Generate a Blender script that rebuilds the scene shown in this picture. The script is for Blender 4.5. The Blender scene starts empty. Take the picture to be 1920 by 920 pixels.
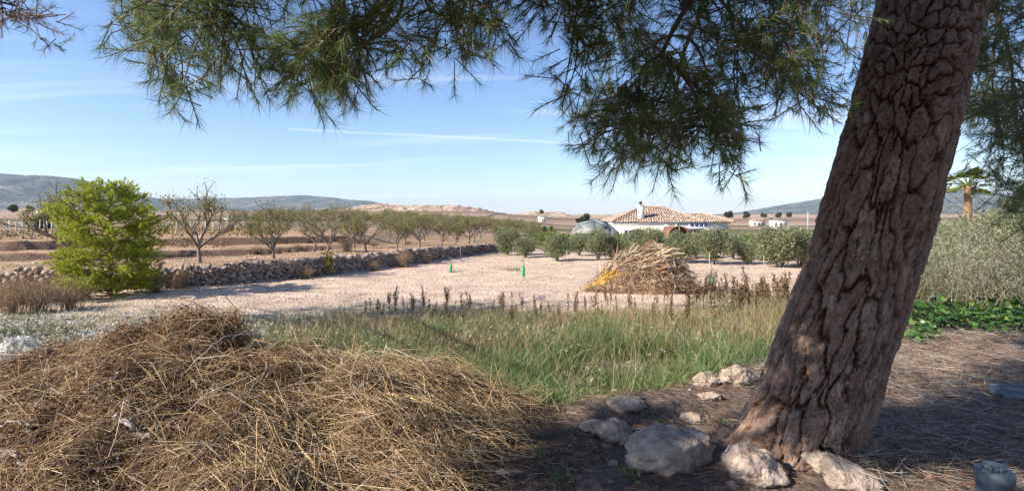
import bpy, math, random
import numpy as np
from mathutils import Vector

R = math.radians
rng = np.random.default_rng(7)
random.seed(7)
scene = bpy.context.scene
col = scene.collection

# ------------------------------------------------------------------ camera, sky, sun, exposure
FPX, HZ, EYE = 1050.0, 402.0, 1.6           # focal length in photo pixels, horizon row, eye height
cam_d = bpy.data.cameras.new('camera')
cam_d.sensor_width = 36.0
cam_d.lens = 36.0 * FPX / 1920.0
cam_d.shift_y = -(460.0 - HZ) / 1920.0
cam_d.clip_start, cam_d.clip_end = 0.05, 40000
cam = bpy.data.objects.new('camera', cam_d)
col.objects.link(cam)
cam.location = (0, 0, EYE)
cam.rotation_euler = (R(90), 0, 0)
scene.camera = cam

SUN_EL, SUN_AZ = R(32), R(247)              # azimuth clockwise from +Y (the view direction)
SUN = Vector((math.cos(SUN_EL) * math.sin(SUN_AZ), math.cos(SUN_EL) * math.cos(SUN_AZ), math.sin(SUN_EL)))
sun_d = bpy.data.lights.new('sun', 'SUN')
sun_d.energy, sun_d.angle, sun_d.color = 4.7, R(0.53), (1.0, 0.93, 0.82)
sun = bpy.data.objects.new('sun', sun_d)
col.objects.link(sun)
sun.rotation_euler = (-SUN).to_track_quat('-Z', 'Y').to_euler()

world = bpy.data.worlds.new('World')
scene.world = world
world.use_nodes = True
wn, wl = world.node_tree.nodes, world.node_tree.links
wn.clear()
sky = wn.new('ShaderNodeTexSky')
sky.sky_type = 'NISHITA'
sky.sun_disc = False
sky.sun_elevation, sky.sun_rotation = SUN_EL, SUN_AZ
sky.altitude, sky.air_density, sky.dust_density, sky.ozone_density = 500, 1.1, 0.25, 4.5
bg = wn.new('ShaderNodeBackground')
bg.inputs['Strength'].default_value = 0.09
wout = wn.new('ShaderNodeOutputWorld')
tc = wn.new('ShaderNodeTexCoord')
# thin cirrus: stretched noise on a flat layer above (direction / height)
sep = wn.new('ShaderNodeSeparateXYZ'); wl.new(tc.outputs['Generated'], sep.inputs[0])
def wmath(op, a, b=None, c=None):
    n = wn.new('ShaderNodeMath'); n.operation = op
    for i, v in enumerate((a, b, c)):
        if v is None: continue
        if isinstance(v, (int, float)): n.inputs[i].default_value = v
        else: wl.new(v, n.inputs[i])
    return n.outputs[0]
hz_ = wmath('ADD', wmath('MAXIMUM', sep.outputs[2], 0.0), 0.06)
cmb = wn.new('ShaderNodeCombineXYZ')
wl.new(wmath('DIVIDE', sep.outputs[0], hz_), cmb.inputs[0]); wl.new(wmath('DIVIDE', sep.outputs[1], hz_), cmb.inputs[1])
mp = wn.new('ShaderNodeMapping'); wl.new(cmb.outputs[0], mp.inputs[0])
mp.inputs['Rotation'].default_value = (0, 0, R(-14)); mp.inputs['Scale'].default_value = (0.22, 0.95, 1)
no = wn.new('ShaderNodeTexNoise'); wl.new(mp.outputs[0], no.inputs['Vector'])
no.inputs['Scale'].default_value = 0.9; no.inputs['Detail'].default_value = 7; no.inputs['Roughness'].default_value = 0.6; no.inputs['Distortion'].default_value = 0.5
cr = wn.new('ShaderNodeMapRange'); wl.new(no.outputs[0], cr.inputs[0])
cr.inputs[1].default_value = 0.5; cr.inputs[2].default_value = 0.85; cr.inputs[3].default_value = 0; cr.inputs[4].default_value = 0.6
# a thin vapour trail: a band round the great circle through two directions
def skydir(px, py): return Vector(((px - 960) / FPX, 1, (HZ - py) / FPX)).normalized()
ta, tb = skydir(540, 242), skydir(1100, 270)
tn = ta.cross(tb).normalized(); tm = (ta + tb).normalized()
def wdot(v):
    n = wn.new('ShaderNodeVectorMath'); n.operation = 'DOT_PRODUCT'
    wl.new(tc.outputs['Generated'], n.inputs[0]); n.inputs[1].default_value = v
    return n.outputs['Value']
wob = wn.new('ShaderNodeTexNoise'); wl.new(tc.outputs['Generated'], wob.inputs['Vector']); wob.inputs['Scale'].default_value = 9; wob.inputs['Detail'].default_value = 5
band = wmath('SUBTRACT', 1.0, wmath('DIVIDE', wmath('ABSOLUTE', wmath('ADD', wdot(tn), wmath('MULTIPLY', wmath('SUBTRACT', wob.outputs[0], 0.5), 0.004))), 0.0032))
band = wmath('MULTIPLY', wmath('MAXIMUM', band, 0.0), wmath('GREATER_THAN', wdot(tm), tm.dot(ta)))
band = wmath('MULTIPLY', band, wmath('MULTIPLY', wob.outputs[0], 0.5))
cl = wmath('MINIMUM', wmath('ADD', cr.outputs[0], band), 0.8)
mixc = wn.new('ShaderNodeMix'); mixc.data_type = 'RGBA'
tint = wn.new('ShaderNodeMix'); tint.data_type = 'RGBA'; tint.blend_type = 'MULTIPLY'; tint.inputs['Factor'].default_value = 1
wl.new(sky.outputs[0], tint.inputs['A']); tint.inputs['B'].default_value = (0.96, 0.92, 1.0, 1)
wl.new(cl, mixc.inputs['Factor']); wl.new(tint.outputs['Result'], mixc.inputs['A'])
mixc.inputs['B'].default_value = (6.8, 7.1, 7.6, 1)
wl.new(mixc.outputs['Result'], bg.inputs['Color']); wl.new(bg.outputs[0], wout.inputs['Surface'])

scene.view_settings.view_transform = 'Standard'
scene.view_settings.look = 'None'
scene.view_settings.exposure = 1.15
scene.view_settings.gamma = 1.0
scene.view_settings.use_curve_mapping = False
scene.cycles.use_denoising = True
scene.cycles.max_bounces = 8
scene.cycles.diffuse_bounces = 5
scene.cycles.transparent_max_bounces = 4
scene.cycles.volume_bounces = 0

# ------------------------------------------------------------------ helpers: noise, meshes, tags
def _hash(ix, iy, iz):
    h = (ix.astype(np.int64) * 374761393 + iy.astype(np.int64) * 668265263 + iz.astype(np.int64) * 2147483647) & 0xffffffff
    h = ((h ^ (h >> 13)) * 1274126177) & 0xffffffff
    h = ((h ^ (h >> 16)) * 2246822519) & 0xffffffff
    return ((h ^ (h >> 15)) & 0xffffff) / float(0xffffff)

def vnoise(x, y, z=0.0):
    x, y, z = np.broadcast_arrays(np.asarray(x, float), np.asarray(y, float), np.asarray(z, float))
    ix, iy, iz = np.floor(x), np.floor(y), np.floor(z)
    fx, fy, fz = x - ix, y - iy, z - iz
    fx, fy, fz = (t * t * (3 - 2 * t) for t in (fx, fy, fz))
    o = 0
    for dx in (0, 1):
        for dy in (0, 1):
            for dz in (0, 1):
                w = (fx if dx else 1 - fx) * (fy if dy else 1 - fy) * (fz if dz else 1 - fz)
                o = o + w * _hash(ix + dx, iy + dy, iz + dz)
    return o * 2 - 1

def fbm(x, y, z=0.0, oct=4):
    o, a, f = 0, 0.5, 1.0
    for k in range(oct):
        o = o + a * vnoise(np.asarray(x) * f + 17.3 * k, np.asarray(y) * f + 5.1 * k, np.asarray(z) * f + 3.7 * k)
        a *= 0.5; f *= 2.03
    return o

def sstep(a, b, t):
    t = np.clip((np.asarray(t, float) - a) / (b - a), 0, 1)
    return t * t * (3 - 2 * t)

def norm(v):
    return v / np.maximum(np.linalg.norm(v, axis=-1, keepdims=True), 1e-9)

class Geo:
    """collects vertices and faces for one mesh"""
    def __init__(s): s.V, s.F, s.n = [], [], 0
    def add(s, V, *Fs):
        V = np.asarray(V, float).reshape(-1, 3)
        for F in Fs:
            if len(F): s.F.append(np.asarray(F, np.int64) + s.n)
        s.V.append(V); s.n += len(V)
        return s
    def arrays(s): return np.concatenate(s.V), s.F

def mesh_data(name, V, Fs, mat=None, smooth=False, col_attr=None, val_attr=None):
    me = bpy.data.meshes.new(name)
    V = np.asarray(V, np.float32)
    Fs = [np.asarray(F) for F in Fs if len(F)]
    me.vertices.add(len(V)); me.vertices.foreach_set('co', V.ravel())
    loops = np.concatenate([F.ravel() for F in Fs]).astype(np.int32)
    sizes = np.concatenate([np.full(len(F), F.shape[1]) for F in Fs]).astype(np.int32)
    starts = np.concatenate([[0], np.cumsum(sizes)[:-1]]).astype(np.int32)
    me.loops.add(len(loops)); me.loops.foreach_set('vertex_index', loops)
    me.polygons.add(len(sizes)); me.polygons.foreach_set('loop_start', starts); me.polygons.foreach_set('loop_total', sizes)
    if smooth: me.polygons.foreach_set('use_smooth', np.ones(len(sizes), bool))
    if col_attr is not None:
        a = me.attributes.new('Col', 'FLOAT_COLOR', 'POINT')
        c = np.ones((len(V), 4), np.float32); c[:, :3] = col_attr
        a.data.foreach_set('color', c.ravel())
    if val_attr is not None:
        a = me.attributes.new('relief', 'FLOAT', 'POINT'); a.data.foreach_set('value', np.asarray(val_attr, np.float32))
    me.update(calc_edges=True)
    if mat is not None: me.materials.append(mat)
    return me

def link(name, me, parent=None, loc=(0, 0, 0), rot=(0, 0, 0), scale=(1, 1, 1)):
    o = bpy.data.objects.new(name, me)
    col.objects.link(o)
    o.location, o.rotation_euler, o.scale = loc, rot, scale
    if parent is not None: o.parent = parent
    return o

def obj(name, geo, mat, parent=None, smooth=False, loc=(0, 0, 0), rot=(0, 0, 0)):
    V, F = geo.arrays() if isinstance(geo, Geo) else geo
    return link(name, mesh_data(name, V, F, mat, smooth), parent, loc, rot)

def tag(o, label=None, cat=None, group=None, kind=None):
    for k, v in (('label', label), ('category', cat), ('group', group), ('kind', kind)):
        if v: o[k] = v
    return o

def thing(name, label, cat, loc=(0, 0, 0), rz=0.0, group=None, scale=1.0):
    o = link(name, None, None, loc, (0, 0, rz), (scale,) * 3)
    o.empty_display_size = 0.1
    return tag(o, label, cat, group)

def dup(root, loc, rz, scale=1.0, label=None, group=None):
    r = root.copy(); col.objects.link(r)
    r.location, r.rotation_euler, r.scale = loc, (0, 0, rz), (scale,) * 3
    if label: r['label'] = label
    if group: r['group'] = group
    for ch in list(root.children):
        c = ch.copy(); col.objects.link(c); c.parent = r
        for g in list(ch.children):
            d = g.copy(); col.objects.link(d); d.parent = c
    return r

# ---- shape makers (all vectorised) --------------------------------------------------------------
def blades(P, D, L, W, bend=None, nseg=2, flat=None):
    """thin tapering ribbons from P along D; bend (n,3) is added times t^2"""
    P, D = np.asarray(P, float), norm(np.asarray(D, float))
    n = len(P); L = np.broadcast_to(L, (n,)); W = np.broadcast_to(W, (n,))
    rv = norm(rng.normal(size=(n, 3))) if flat is None else np.broadcast_to(flat, (n, 3))
    S = norm(np.cross(D, rv))
    bend = np.zeros((n, 3)) if bend is None else bend
    V = np.zeros((n, 2 * nseg + 1, 3))
    for k in range(nseg + 1):
        t = k / nseg
        c = P + D * (L * t)[:, None] + bend * (t * t)
        if k == nseg: V[:, 2 * nseg] = c
        else:
            w = (W * 0.5 * (1 - 0.75 * t * t))[:, None]
            V[:, 2 * k] = c - S * w; V[:, 2 * k + 1] = c + S * w
    b = (np.arange(n) * (2 * nseg + 1))[:, None]
    Q = [b + np.array([[2 * k, 2 * k + 1, 2 * k + 3, 2 * k + 2]]) for k in range(nseg - 1)]
    T = b + np.array([[2 * nseg - 2, 2 * nseg - 1, 2 * nseg]])
    return V.reshape(-1, 3), (np.concatenate(Q) if Q else np.zeros((0, 4), int)), T

def rods(A, B, C, r0, r1, nseg=3, sides=3):
    """many tubes along quadratic curves A -> C with control B"""
    A, B, C = (np.asarray(v, float) for v in (A, B, C)); n = len(A)
    r0, r1 = np.broadcast_to(r0, (n,)), np.broadcast_to(r1, (n,))
    ax = norm(C - A); ref = np.where(np.abs(ax[:, 2:3]) > 0.9, [[1.0, 0, 0]], [[0, 0, 1.0]])
    u = norm(np.cross(ax, ref)); v = np.cross(ax, u)
    V = np.zeros((n, nseg + 1, sides, 3))
    for k in range(nseg + 1):
        t = k / nseg
        c = A * (1 - t) ** 2 + 2 * B * t * (1 - t) + C * t * t
        r = r0 * (1 - t) + r1 * t
        for j in range(sides):
            a = 2 * math.pi * j / sides
            V[:, k, j] = c + (u * math.cos(a) + v * math.sin(a)) * r[:, None]
    m = (nseg + 1) * sides; b = (np.arange(n) * m)[:, None]
    Q = [b + np.array([[k * sides + j, k * sides + (j + 1) % sides, (k + 1) * sides + (j + 1) % sides, (k + 1) * sides + j]])
         for k in range(nseg) for j in range(sides)]
    return V.reshape(-1, 3), np.concatenate(Q)

def tube(P, rad, sides=8, cap=True):
    P = np.asarray(P, float); n = len(P); rad = np.broadcast_to(rad, (n,))
    T = norm(np.gradient(P, axis=0))
    u = np.cross(T[0], [0.3, 0.2, 1.0]) if abs(T[0][2]) < 0.9 else np.cross(T[0], [1.0, 0, 0])
    V = np.zeros((n, sides, 3)); u = norm(u)
    for k in range(n):
        u = norm(u - T[k] * np.dot(u, T[k])); v = np.cross(T[k], u)
        for j in range(sides):
            a = 2 * math.pi * j / sides
            V[k, j] = P[k] + (u * math.cos(a) + v * math.sin(a)) * rad[k]
    Q = np.array([[k * sides + j, k * sides + (j + 1) % sides, (k + 1) * sides + (j + 1) % sides, (k + 1) * sides + j]
                  for k in range(n - 1) for j in range(sides)])
    V = V.reshape(-1, 3)
    if not cap: return V, Q
    V = np.concatenate([V, P[:1], P[-1:]]); e = n * sides
    T0 = np.array([[e, (j + 1) % sides, j] for j in range(sides)] + [[e + 1, (n - 1) * sides + j, (n - 1) * sides + (j + 1) % sides] for j in range(sides)])
    return V, Q, T0

def smooth_path(P, n):
    P = np.asarray(P, float)
    d = np.concatenate([[0], np.cumsum(np.linalg.norm(np.diff(P, axis=0), axis=1))])
    t = np.linspace(0, d[-1], n); o = np.stack([np.interp(t, d, P[:, i]) for i in range(3)], 1)
    for _ in range(max(2, n // (2 * len(P)))):
        o[1:-1] = (o[:-2] + 2 * o[1:-1] + o[2:]) / 4
    return o

def leaves(P, U, N, L, W):
    """small folded leaves: two triangles either side of a midrib"""
    P, U = np.asarray(P, float), norm(np.asarray(U, float)); n = len(P)
    L, W = np.broadcast_to(L, (n,))[:, None], np.broadcast_to(W, (n,))[:, None]
    S = norm(np.cross(U, N)); Nn = np.cross(S, U)
    V = np.stack([P, P + U * L * 0.45 + S * W * 0.5 + Nn * W * 0.15, P + U * L, P + U * L * 0.45 - S * W * 0.5 + Nn * W * 0.15], 1)
    b = (np.arange(n) * 4)[:, None]
    return V.reshape(-1, 3), np.concatenate([b + np.array([[0, 1, 2]]), b + np.array([[0, 2, 3]])])

def ico(sub):
    t = (1 + 5 ** 0.5) / 2
    V = [(-1, t, 0), (1, t, 0), (-1, -t, 0), (1, -t, 0), (0, -1, t), (0, 1, t), (0, -1, -t), (0, 1, -t), (t, 0, -1), (t, 0, 1), (-t, 0, -1), (-t, 0, 1)]
    F = [(0, 11, 5), (0, 5, 1), (0, 1, 7), (0, 7, 10), (0, 10, 11), (1, 5, 9), (5, 11, 4), (11, 10, 2), (10, 7, 6), (7, 1, 8),
         (3, 9, 4), (3, 4, 2), (3, 2, 6), (3, 6, 8), (3, 8, 9), (4, 9, 5), (2, 4, 11), (6, 2, 10), (8, 6, 7), (9, 8, 1)]
    V = [np.array(v, float) / np.linalg.norm(v) for v in V]
    for _ in range(sub):
        mid, G2 = {}, []
        def m(a, b):
            k = (min(a, b), max(a, b))
            if k not in mid:
                v = V[a] + V[b]; V.append(v / np.linalg.norm(v)); mid[k] = len(V) - 1
            return mid[k]
        for a, b, c in F:
            x, y, z = m(a, b), m(b, c), m(c, a)
            G2 += [(a, x, z), (b, y, x), (c, z, y), (x, y, z)]
        F = G2
    return np.array(V), np.array(F)
ICO = {k: ico(k) for k in range(5)}

def rock(size, seed, sub=3, rough=0.25, facets=7):
    V, F = ICO[sub]; V = V.copy(); r = np.random.default_rng(seed)
    for _ in range(facets):                                  # cut flat faces
        d = norm(r.normal(size=3)); h = r.uniform(0.55, 0.85)
        s = V @ d; V = V - np.clip(s - h, 0, None)[:, None] * d * 0.85
    k = seed * 3.1
    V = V * (1 + rough * fbm(V[:, 0] * 1.7 + k, V[:, 1] * 1.7, V[:, 2] * 1.7, 4))[:, None]
    V = V * (1 + 0.07 * fbm(V[:, 0] * 6 + k, V[:, 1] * 6, V[:, 2] * 6, 3) - 0.10 * np.clip(np.abs(vnoise(V[:, 0] * 3 + k, V[:, 1] * 3, V[:, 2] * 3 + 5)) * -6 + 1, 0, 1))[:, None]
    return V * np.asarray(size, float), [F]

def box(c, s, rz=0.0):
    c, s = np.asarray(c, float), np.asarray(s, float) / 2
    V = np.array([[x, y, z] for z in (-1, 1) for y in (-1, 1) for x in (-1, 1)], float) * s
    if rz: V = V @ np.array([[math.cos(rz), math.sin(rz), 0], [-math.sin(rz), math.cos(rz), 0], [0, 0, 1]])
    return V + c, np.array([[0, 2, 3, 1], [4, 5, 7, 6], [0, 1, 5, 4], [2, 6, 7, 3], [0, 4, 6, 2], [1, 3, 7, 5]])

def lathe(prof, n=24, c=(0, 0, 0)):
    prof = np.asarray(prof, float); m = len(prof)
    a = np.arange(n) * 2 * math.pi / n
    V = np.stack([np.outer(prof[:, 0], np.cos(a)), np.outer(prof[:, 0], np.sin(a)), np.repeat(prof[:, 1:2], n, 1)], -1).reshape(-1, 3) + np.asarray(c)
    Q = np.array([[k * n + j, k * n + (j + 1) % n, (k + 1) * n + (j + 1) % n, (k + 1) * n + j] for k in range(m - 1) for j in range(n)])
    return V, Q

# ------------------------------------------------------------------ materials
def nodes_mat(name):
    m = bpy.data.materials.new(name); m.use_nodes = True
    nt = m.node_tree; b = nt.nodes['Principled BSDF']
    return m, nt, b

def N(nt, kind, **kw):
    n = nt.nodes.new(kind)
    for k, v in kw.items():
        if k.startswith('_'): n.inputs[k[1:].replace('_', ' ')].default_value = v
        else: setattr(n, k, v)
    return n

def ramp(nt, fac, stops):
    r = nt.nodes.new('ShaderNodeValToRGB'); e = r.color_ramp.elements
    while len(e) < len(stops): e.new(0.5)
    for k, (p, c) in enumerate(stops):
        e[k].position = p; e[k].color = (*c, 1)
    nt.links.new(fac, r.inputs[0])
    return r.outputs[0]

def island_mat(name, stops, rough=0.75, transl=0.0, spec=0.3, tcol=None):
    """each separate piece (leaf, needle, stalk, stone) takes its own tint out of the stops"""
    m, nt, b = nodes_mat(name)
    g = nt.nodes.new('ShaderNodeNewGeometry')
    c = ramp(nt, g.outputs['Random Per Island'], stops)
    b.inputs['Roughness'].default_value = rough; b.inputs['Specular IOR Level'].default_value = spec
    nt.links.new(c, b.inputs['Base Color'])
    if transl:
        t = N(nt, 'ShaderNodeBsdfTranslucent'); mx = N(nt, 'ShaderNodeMixShader'); mx.inputs[0].default_value = transl
        nt.links.new(c, t.inputs[0]); nt.links.new(b.outputs[0], mx.inputs[1]); nt.links.new(t.outputs[0], mx.inputs[2])
        nt.links.new(mx.outputs[0], nt.nodes['Material Output'].inputs[0])
    return m

def noise_mat(name, stops, scale=4.0, detail=6, rough=0.85, bump=0.3, bscale=None, stretch=(1, 1, 1), coords='Object', spec=0.3, dist=0.02):
    m, nt, b = nodes_mat(name)
    t = N(nt, 'ShaderNodeTexCoord'); mp = N(nt, 'ShaderNodeMapping', _Scale=stretch)
    nt.links.new(t.outputs[coords], mp.inputs[0])
    n = N(nt, 'ShaderNodeTexNoise', _Scale=scale, _Detail=detail, _Roughness=0.62); nt.links.new(mp.outputs[0], n.inputs['Vector'])
    nt.links.new(ramp(nt, n.outputs[0], stops), b.inputs['Base Color'])
    b.inputs['Roughness'].default_value = rough; b.inputs['Specular IOR Level'].default_value = spec
    if bump:
        n2 = N(nt, 'ShaderNodeTexNoise', _Scale=bscale or scale * 5, _Detail=6); nt.links.new(mp.outputs[0], n2.inputs['Vector'])
        bp = N(nt, 'ShaderNodeBump', _Strength=bump, _Distance=dist); nt.links.new(n2.outputs[0], bp.inputs['Height'])
        nt.links.new(bp.outputs[0], b.inputs['Normal'])
    return m

def plain_mat(name, c, rough=0.6, var=0.12, spec=0.4):
    lo, hi = tuple(v * (1 - var) for v in c), tuple(min(1, v * (1 + var)) for v in c)
    return noise_mat(name, [(0.3, lo), (0.7, hi)], 3.0, 5, rough, 0.05, spec=spec)

def ground_mat():
    m, nt, b = nodes_mat('earth')
    a = N(nt, 'ShaderNodeAttribute', attribute_name='Col')
    g = N(nt, 'ShaderNodeNewGeometry')
    def nz(s, d=6, r=0.6):
        n = N(nt, 'ShaderNodeTexNoise', _Scale=s, _Detail=d, _Roughness=r); nt.links.new(g.outputs['Position'], n.inputs['Vector']); return n.outputs[0]
    f1 = ramp(nt, nz(0.9, 8, 0.65), [(0.3, (0.72,) * 3), (0.7, (1.22,) * 3)])
    f2 = ramp(nt, nz(14, 6, 0.7), [(0.28, (0.6, 0.58, 0.56)), (0.72, (1.28, 1.28, 1.3))])
    v = N(nt, 'ShaderNodeTexVoronoi', _Scale=16.0); nt.links.new(g.outputs['Position'], v.inputs['Vector'])
    f3 = ramp(nt, v.outputs['Color'], [(0.1, (0.8,) * 3), (0.9, (1.15,) * 3)])
    c = a.outputs['Color']
    for f in (f1, f2, f3):
        x = N(nt, 'ShaderNodeMix', data_type='RGBA', blend_type='MULTIPLY'); x.inputs['Factor'].default_value = 1
        nt.links.new(c, x.inputs['A']); nt.links.new(f, x.inputs['B']); c = x.outputs['Result']
    nt.links.new(c, b.inputs['Base Color'])
    b.inputs['Roughness'].default_value = 0.95; b.inputs['Specular IOR Level'].default_value = 0.15
    ad = N(nt, 'ShaderNodeMath', operation='MULTIPLY_ADD'); nt.links.new(v.outputs['Distance'], ad.inputs[0]); ad.inputs[1].default_value = -0.8
    nt.links.new(nz(22, 8, 0.7), ad.inputs[2])
    bp = N(nt, 'ShaderNodeBump', _Strength=0.8, _Distance=0.05); nt.links.new(ad.outputs[0], bp.inputs['Height'])
    nt.links.new(bp.outputs[0], b.inputs['Normal'])
    return m

# ------------------------------------------------------------------ terrain
def lin(x, pts):
    p = np.array(pts, float); return np.interp(x, p[:, 0], p[:, 1])
W1 = [(-60, 15), (-24, 17.0), (-17, 17.7), (-13.5, 18.4), (-11.9, 18.9), (-10.4, 19.8), (-7.5, 23.3), (-5.5, 27.8), (-3.2, 33.2), (-1.4, 37.6), (0.6, 42.0), (4, 50)]
W2 = [(-60, 20), (-30, 21), (-20, 22), (-15.5, 24), (-12, 26), (-10, 31), (-8, 40)]
W3 = [(-60, 23), (-22, 24.3), (-18.8, 28.5), (-13.7, 30.8), (-12, 32.5), (-9, 37), (-6, 46)]
EDGE = [(-30, 3.8), (-6, 4.3), (-1, 4.45), (0.5, 4.6), (1.5, 5.05), (2.6, 5.7), (3.4, 5.9), (4.2, 6.6), (5, 8.8), (6, 10.2), (9, 10.6), (30, 13)]
def w1h(x): return lin(x, [(-60, 0.72), (-11, 0.68), (-5, 0.62), (-1.4, 0.46), (0.6, 0.2), (3, 0.0)])

def height(x, y):
    x, y = np.asarray(x, float), np.asarray(y, float)
    z = -0.72 * sstep(0, 1.5, y - lin(x, EDGE)) - 0.18 * sstep(8, 15, y)
    # the right-hand and rear fields fall away, the left and far country rises again
    z = z - 0.028 * (np.clip(y, 36, 90) - 36)
    ori = z
    t1 = sstep(0.0, 0.12, y - lin(x, W1) - 0.12) * w1h(x)
    fall = 0.011 * (np.clip(y, 20, 90) - 20) - 0.028 * (np.clip(y, 36, 90) - 36)
    leftw = sstep(6, -6, x - 0.06 * y)
    z = z + t1 - leftw * fall * sstep(0.0, 3.0, y - lin(x, W1)) 
    f2 = sstep(-8.5, -11, x); z = z + 0.27 * f2 * sstep(0, 0.35, y - lin(x, W2))
    f3 = sstep(-8, -11, x); z = z + 0.40 * f3 * sstep(0, 0.25, y - lin(x, W3))
    far = np.clip(y, 110, 420) - 110
    z = z + far * 0.014 * sstep(0.16, -0.1, x / np.maximum(y, 1.0))
    # roughness
    near = sstep(14, 5, np.hypot(x - 1.5, y - 4))
    z = z + 0.05 * near * fbm(x * 1.6, y * 1.6, 0, 4) + 0.022 * fbm(x * 4.0, y * 4.0, 2.0, 3) * sstep(120, 20, y)
    z = z + 0.07 * np.exp(-((y - lin(x, EDGE) + 0.15) / 0.3) ** 2) * sstep(0.2, 0.8, x) * sstep(3.2, 2.6, x)
    z = z + 0.03 * np.sin((y + 0.12 * x) * 6.0 + 2.0 * fbm(x * 0.5, y * 0.5, 7, 2)) * sstep(10, 14, y) * sstep(40, 30, y) * (0.4 + 0.6 * sstep(-0.2, 0.3, fbm(x * 0.3, y * 0.3, 4, 2)))
    z = z + 0.10 * np.exp(-(((x - 2.0) / 0.75) ** 2 + ((y - 3.85) / 0.7) ** 2))
    return z

def hgt(x, y): return float(height(np.array([x]), np.array([y]))[0])

def ground_at(px, py):
    """the point of the ground seen along one direction"""
    dx, dz = (px - 960) / FPX, (HZ - py) / FPX
    y = np.concatenate([np.linspace(2, 60, 2400), np.geomspace(60, 4000, 800)])
    d = EYE + dz * y - height(dx * y, y)
    k = int(np.argmax(d < 0)) if (d < 0).any() else len(y) - 1
    return np.array([dx * y[k], y[k], hgt(dx * y[k], y[k])])

xs = np.concatenate([-np.geomspace(28, 9000, 45)[::-1][:-1], np.arange(-28, 17, 0.23), np.geomspace(17, 9000, 48)])
ys = np.concatenate([np.linspace(-60, 1.5, 14)[:-1], np.arange(1.5, 12, 0.11), np.arange(12, 46, 0.2), np.geomspace(46, 16000, 90)])
X, Y = np.meshgrid(xs, ys)
Z = height(X, Y)
def mixc_(c, d, w): return c * (1 - w[..., None]) + np.asarray(d) * w[..., None]
C = np.zeros(X.shape + (3,)) + np.array([0.58, 0.44, 0.335])                       # pale pink gravel
n1, n2 = fbm(X * 0.7, Y * 0.7, 1, 4), fbm(X * 2.3, Y * 2.3, 5, 3)
edge = Y - lin(X, EDGE)
C = mixc_(C, (0.17, 0.145, 0.085), sstep(8.5, 4, edge + n1 * 3 - 1.0))                # soil under the tall grass
C = mixc_(C, (0.30, 0.25, 0.17), sstep(-0.2, 0.25, n1) * sstep(18, 11, Y) * sstep(5, 9, Y))
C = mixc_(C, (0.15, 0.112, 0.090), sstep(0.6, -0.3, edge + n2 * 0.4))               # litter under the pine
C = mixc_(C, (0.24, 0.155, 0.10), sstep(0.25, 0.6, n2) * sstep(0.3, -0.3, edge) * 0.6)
orch = sstep(0.0, 0.4, Y - lin(X, W1) - 0.2) * sstep(1.5, -0.5, X - 0.04 * Y)
C = mixc_(C, (0.42, 0.275, 0.175), orch)
C = mixc_(C, (0.30, 0.22, 0.13), orch * sstep(0.0, 0.35, n1))
bank = sstep(0.5, 0.1, np.abs(Y - lin(X, W2) - 0.15)) * sstep(-8.5, -11, X) + sstep(0.5, 0.1, np.abs(Y - lin(X, W3) - 0.12)) * sstep(-8, -11, X)
C = mixc_(C, (0.13, 0.085, 0.065), np.clip(bank, 0, 1) * 0.9)
strip = fbm(X * 0.004 + 3, np.log(np.maximum(Y, 1)) * 9, 0, 3)
farw = sstep(50, 90, Y)
C = mixc_(C, (0.34, 0.225, 0.165), farw)
C = mixc_(C, (0.14, 0.125, 0.065), farw * sstep(0.05, 0.22, strip))
C = mixc_(C, (0.42, 0.30, 0.24), farw * sstep(-0.08, -0.25, strip))
C = mixc_(C, (0.16, 0.17, 0.06), sstep(40, 46, Y) * sstep(140, 90, Y) * sstep(4, 8, X - 0.05 * Y) * 0.8)
nx, ny = len(xs), len(ys)
ii = (np.arange(ny - 1)[:, None] * nx + np.arange(nx - 1)[None]).ravel()
M_EARTH = ground_mat()
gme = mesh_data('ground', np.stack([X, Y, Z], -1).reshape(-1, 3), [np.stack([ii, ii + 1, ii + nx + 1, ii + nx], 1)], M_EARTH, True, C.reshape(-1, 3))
tag(link('ground', gme), 'stony pink farmland with terraced orchard and shaded litter under the pine', None, None, 'structure')

# ------------------------------------------------------------------ far hills
def hill(name, label, prof, dist, depth, mat, base=-4.0, gully=0.5, steps=0, seed=1, nu=170, nv=40):
    """a range whose crest follows prof (photo column, row) when seen from the pine, built at its real distance and size"""
    prof = np.array(prof, float)
    u = np.linspace(prof[0, 0], prof[-1, 0], nu); crest = np.interp(u, prof[:, 0], HZ - prof[:, 1]) / FPX * dist
    xw = (u - 960) / FPX * dist; v = np.linspace(0, 1, nv)
    U, Vv = np.meshgrid(xw, v); Cr = np.tile(crest, (nv, 1))
    sc = 6.0 / (xw[-1] - xw[0]) * 3
    g = fbm(U * sc, Vv * 3 + seed, seed, 5)
    f = np.where(Vv < 0.6, sstep(0, 0.6, Vv) ** 0.9, 1 - 0.9 * sstep(0.6, 1.0, Vv))
    mid = np.exp(-((Vv - 0.6) / 0.16) ** 2)
    zz = Cr * f * (1 + gully * g * (1 - mid)) + Cr.max() * 0.025 * fbm(U * sc * 5, Vv * 12, seed + 4, 4)
    if steps: 
        q = zz.max() / steps; k = np.floor(zz / q); fr = zz / q - k
        zz = (k + sstep(0.55, 0.95, fr)) * q
    yy = dist - depth * 0.6 + depth * Vv + depth * 0.05 * g
    i2 = (np.arange(nv - 1)[:, None] * nu + np.arange(nu - 1)[None]).ravel()
    V = np.stack([U, yy, zz + base * (1 - f)], -1).reshape(-1, 3)
    o = link(name, mesh_data(name, V, [np.stack([i2, i2 + 1, i2 + nu + 1, i2 + nu], 1)], mat, not steps))
    return tag(o, label, None, None, 'structure')

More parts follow.
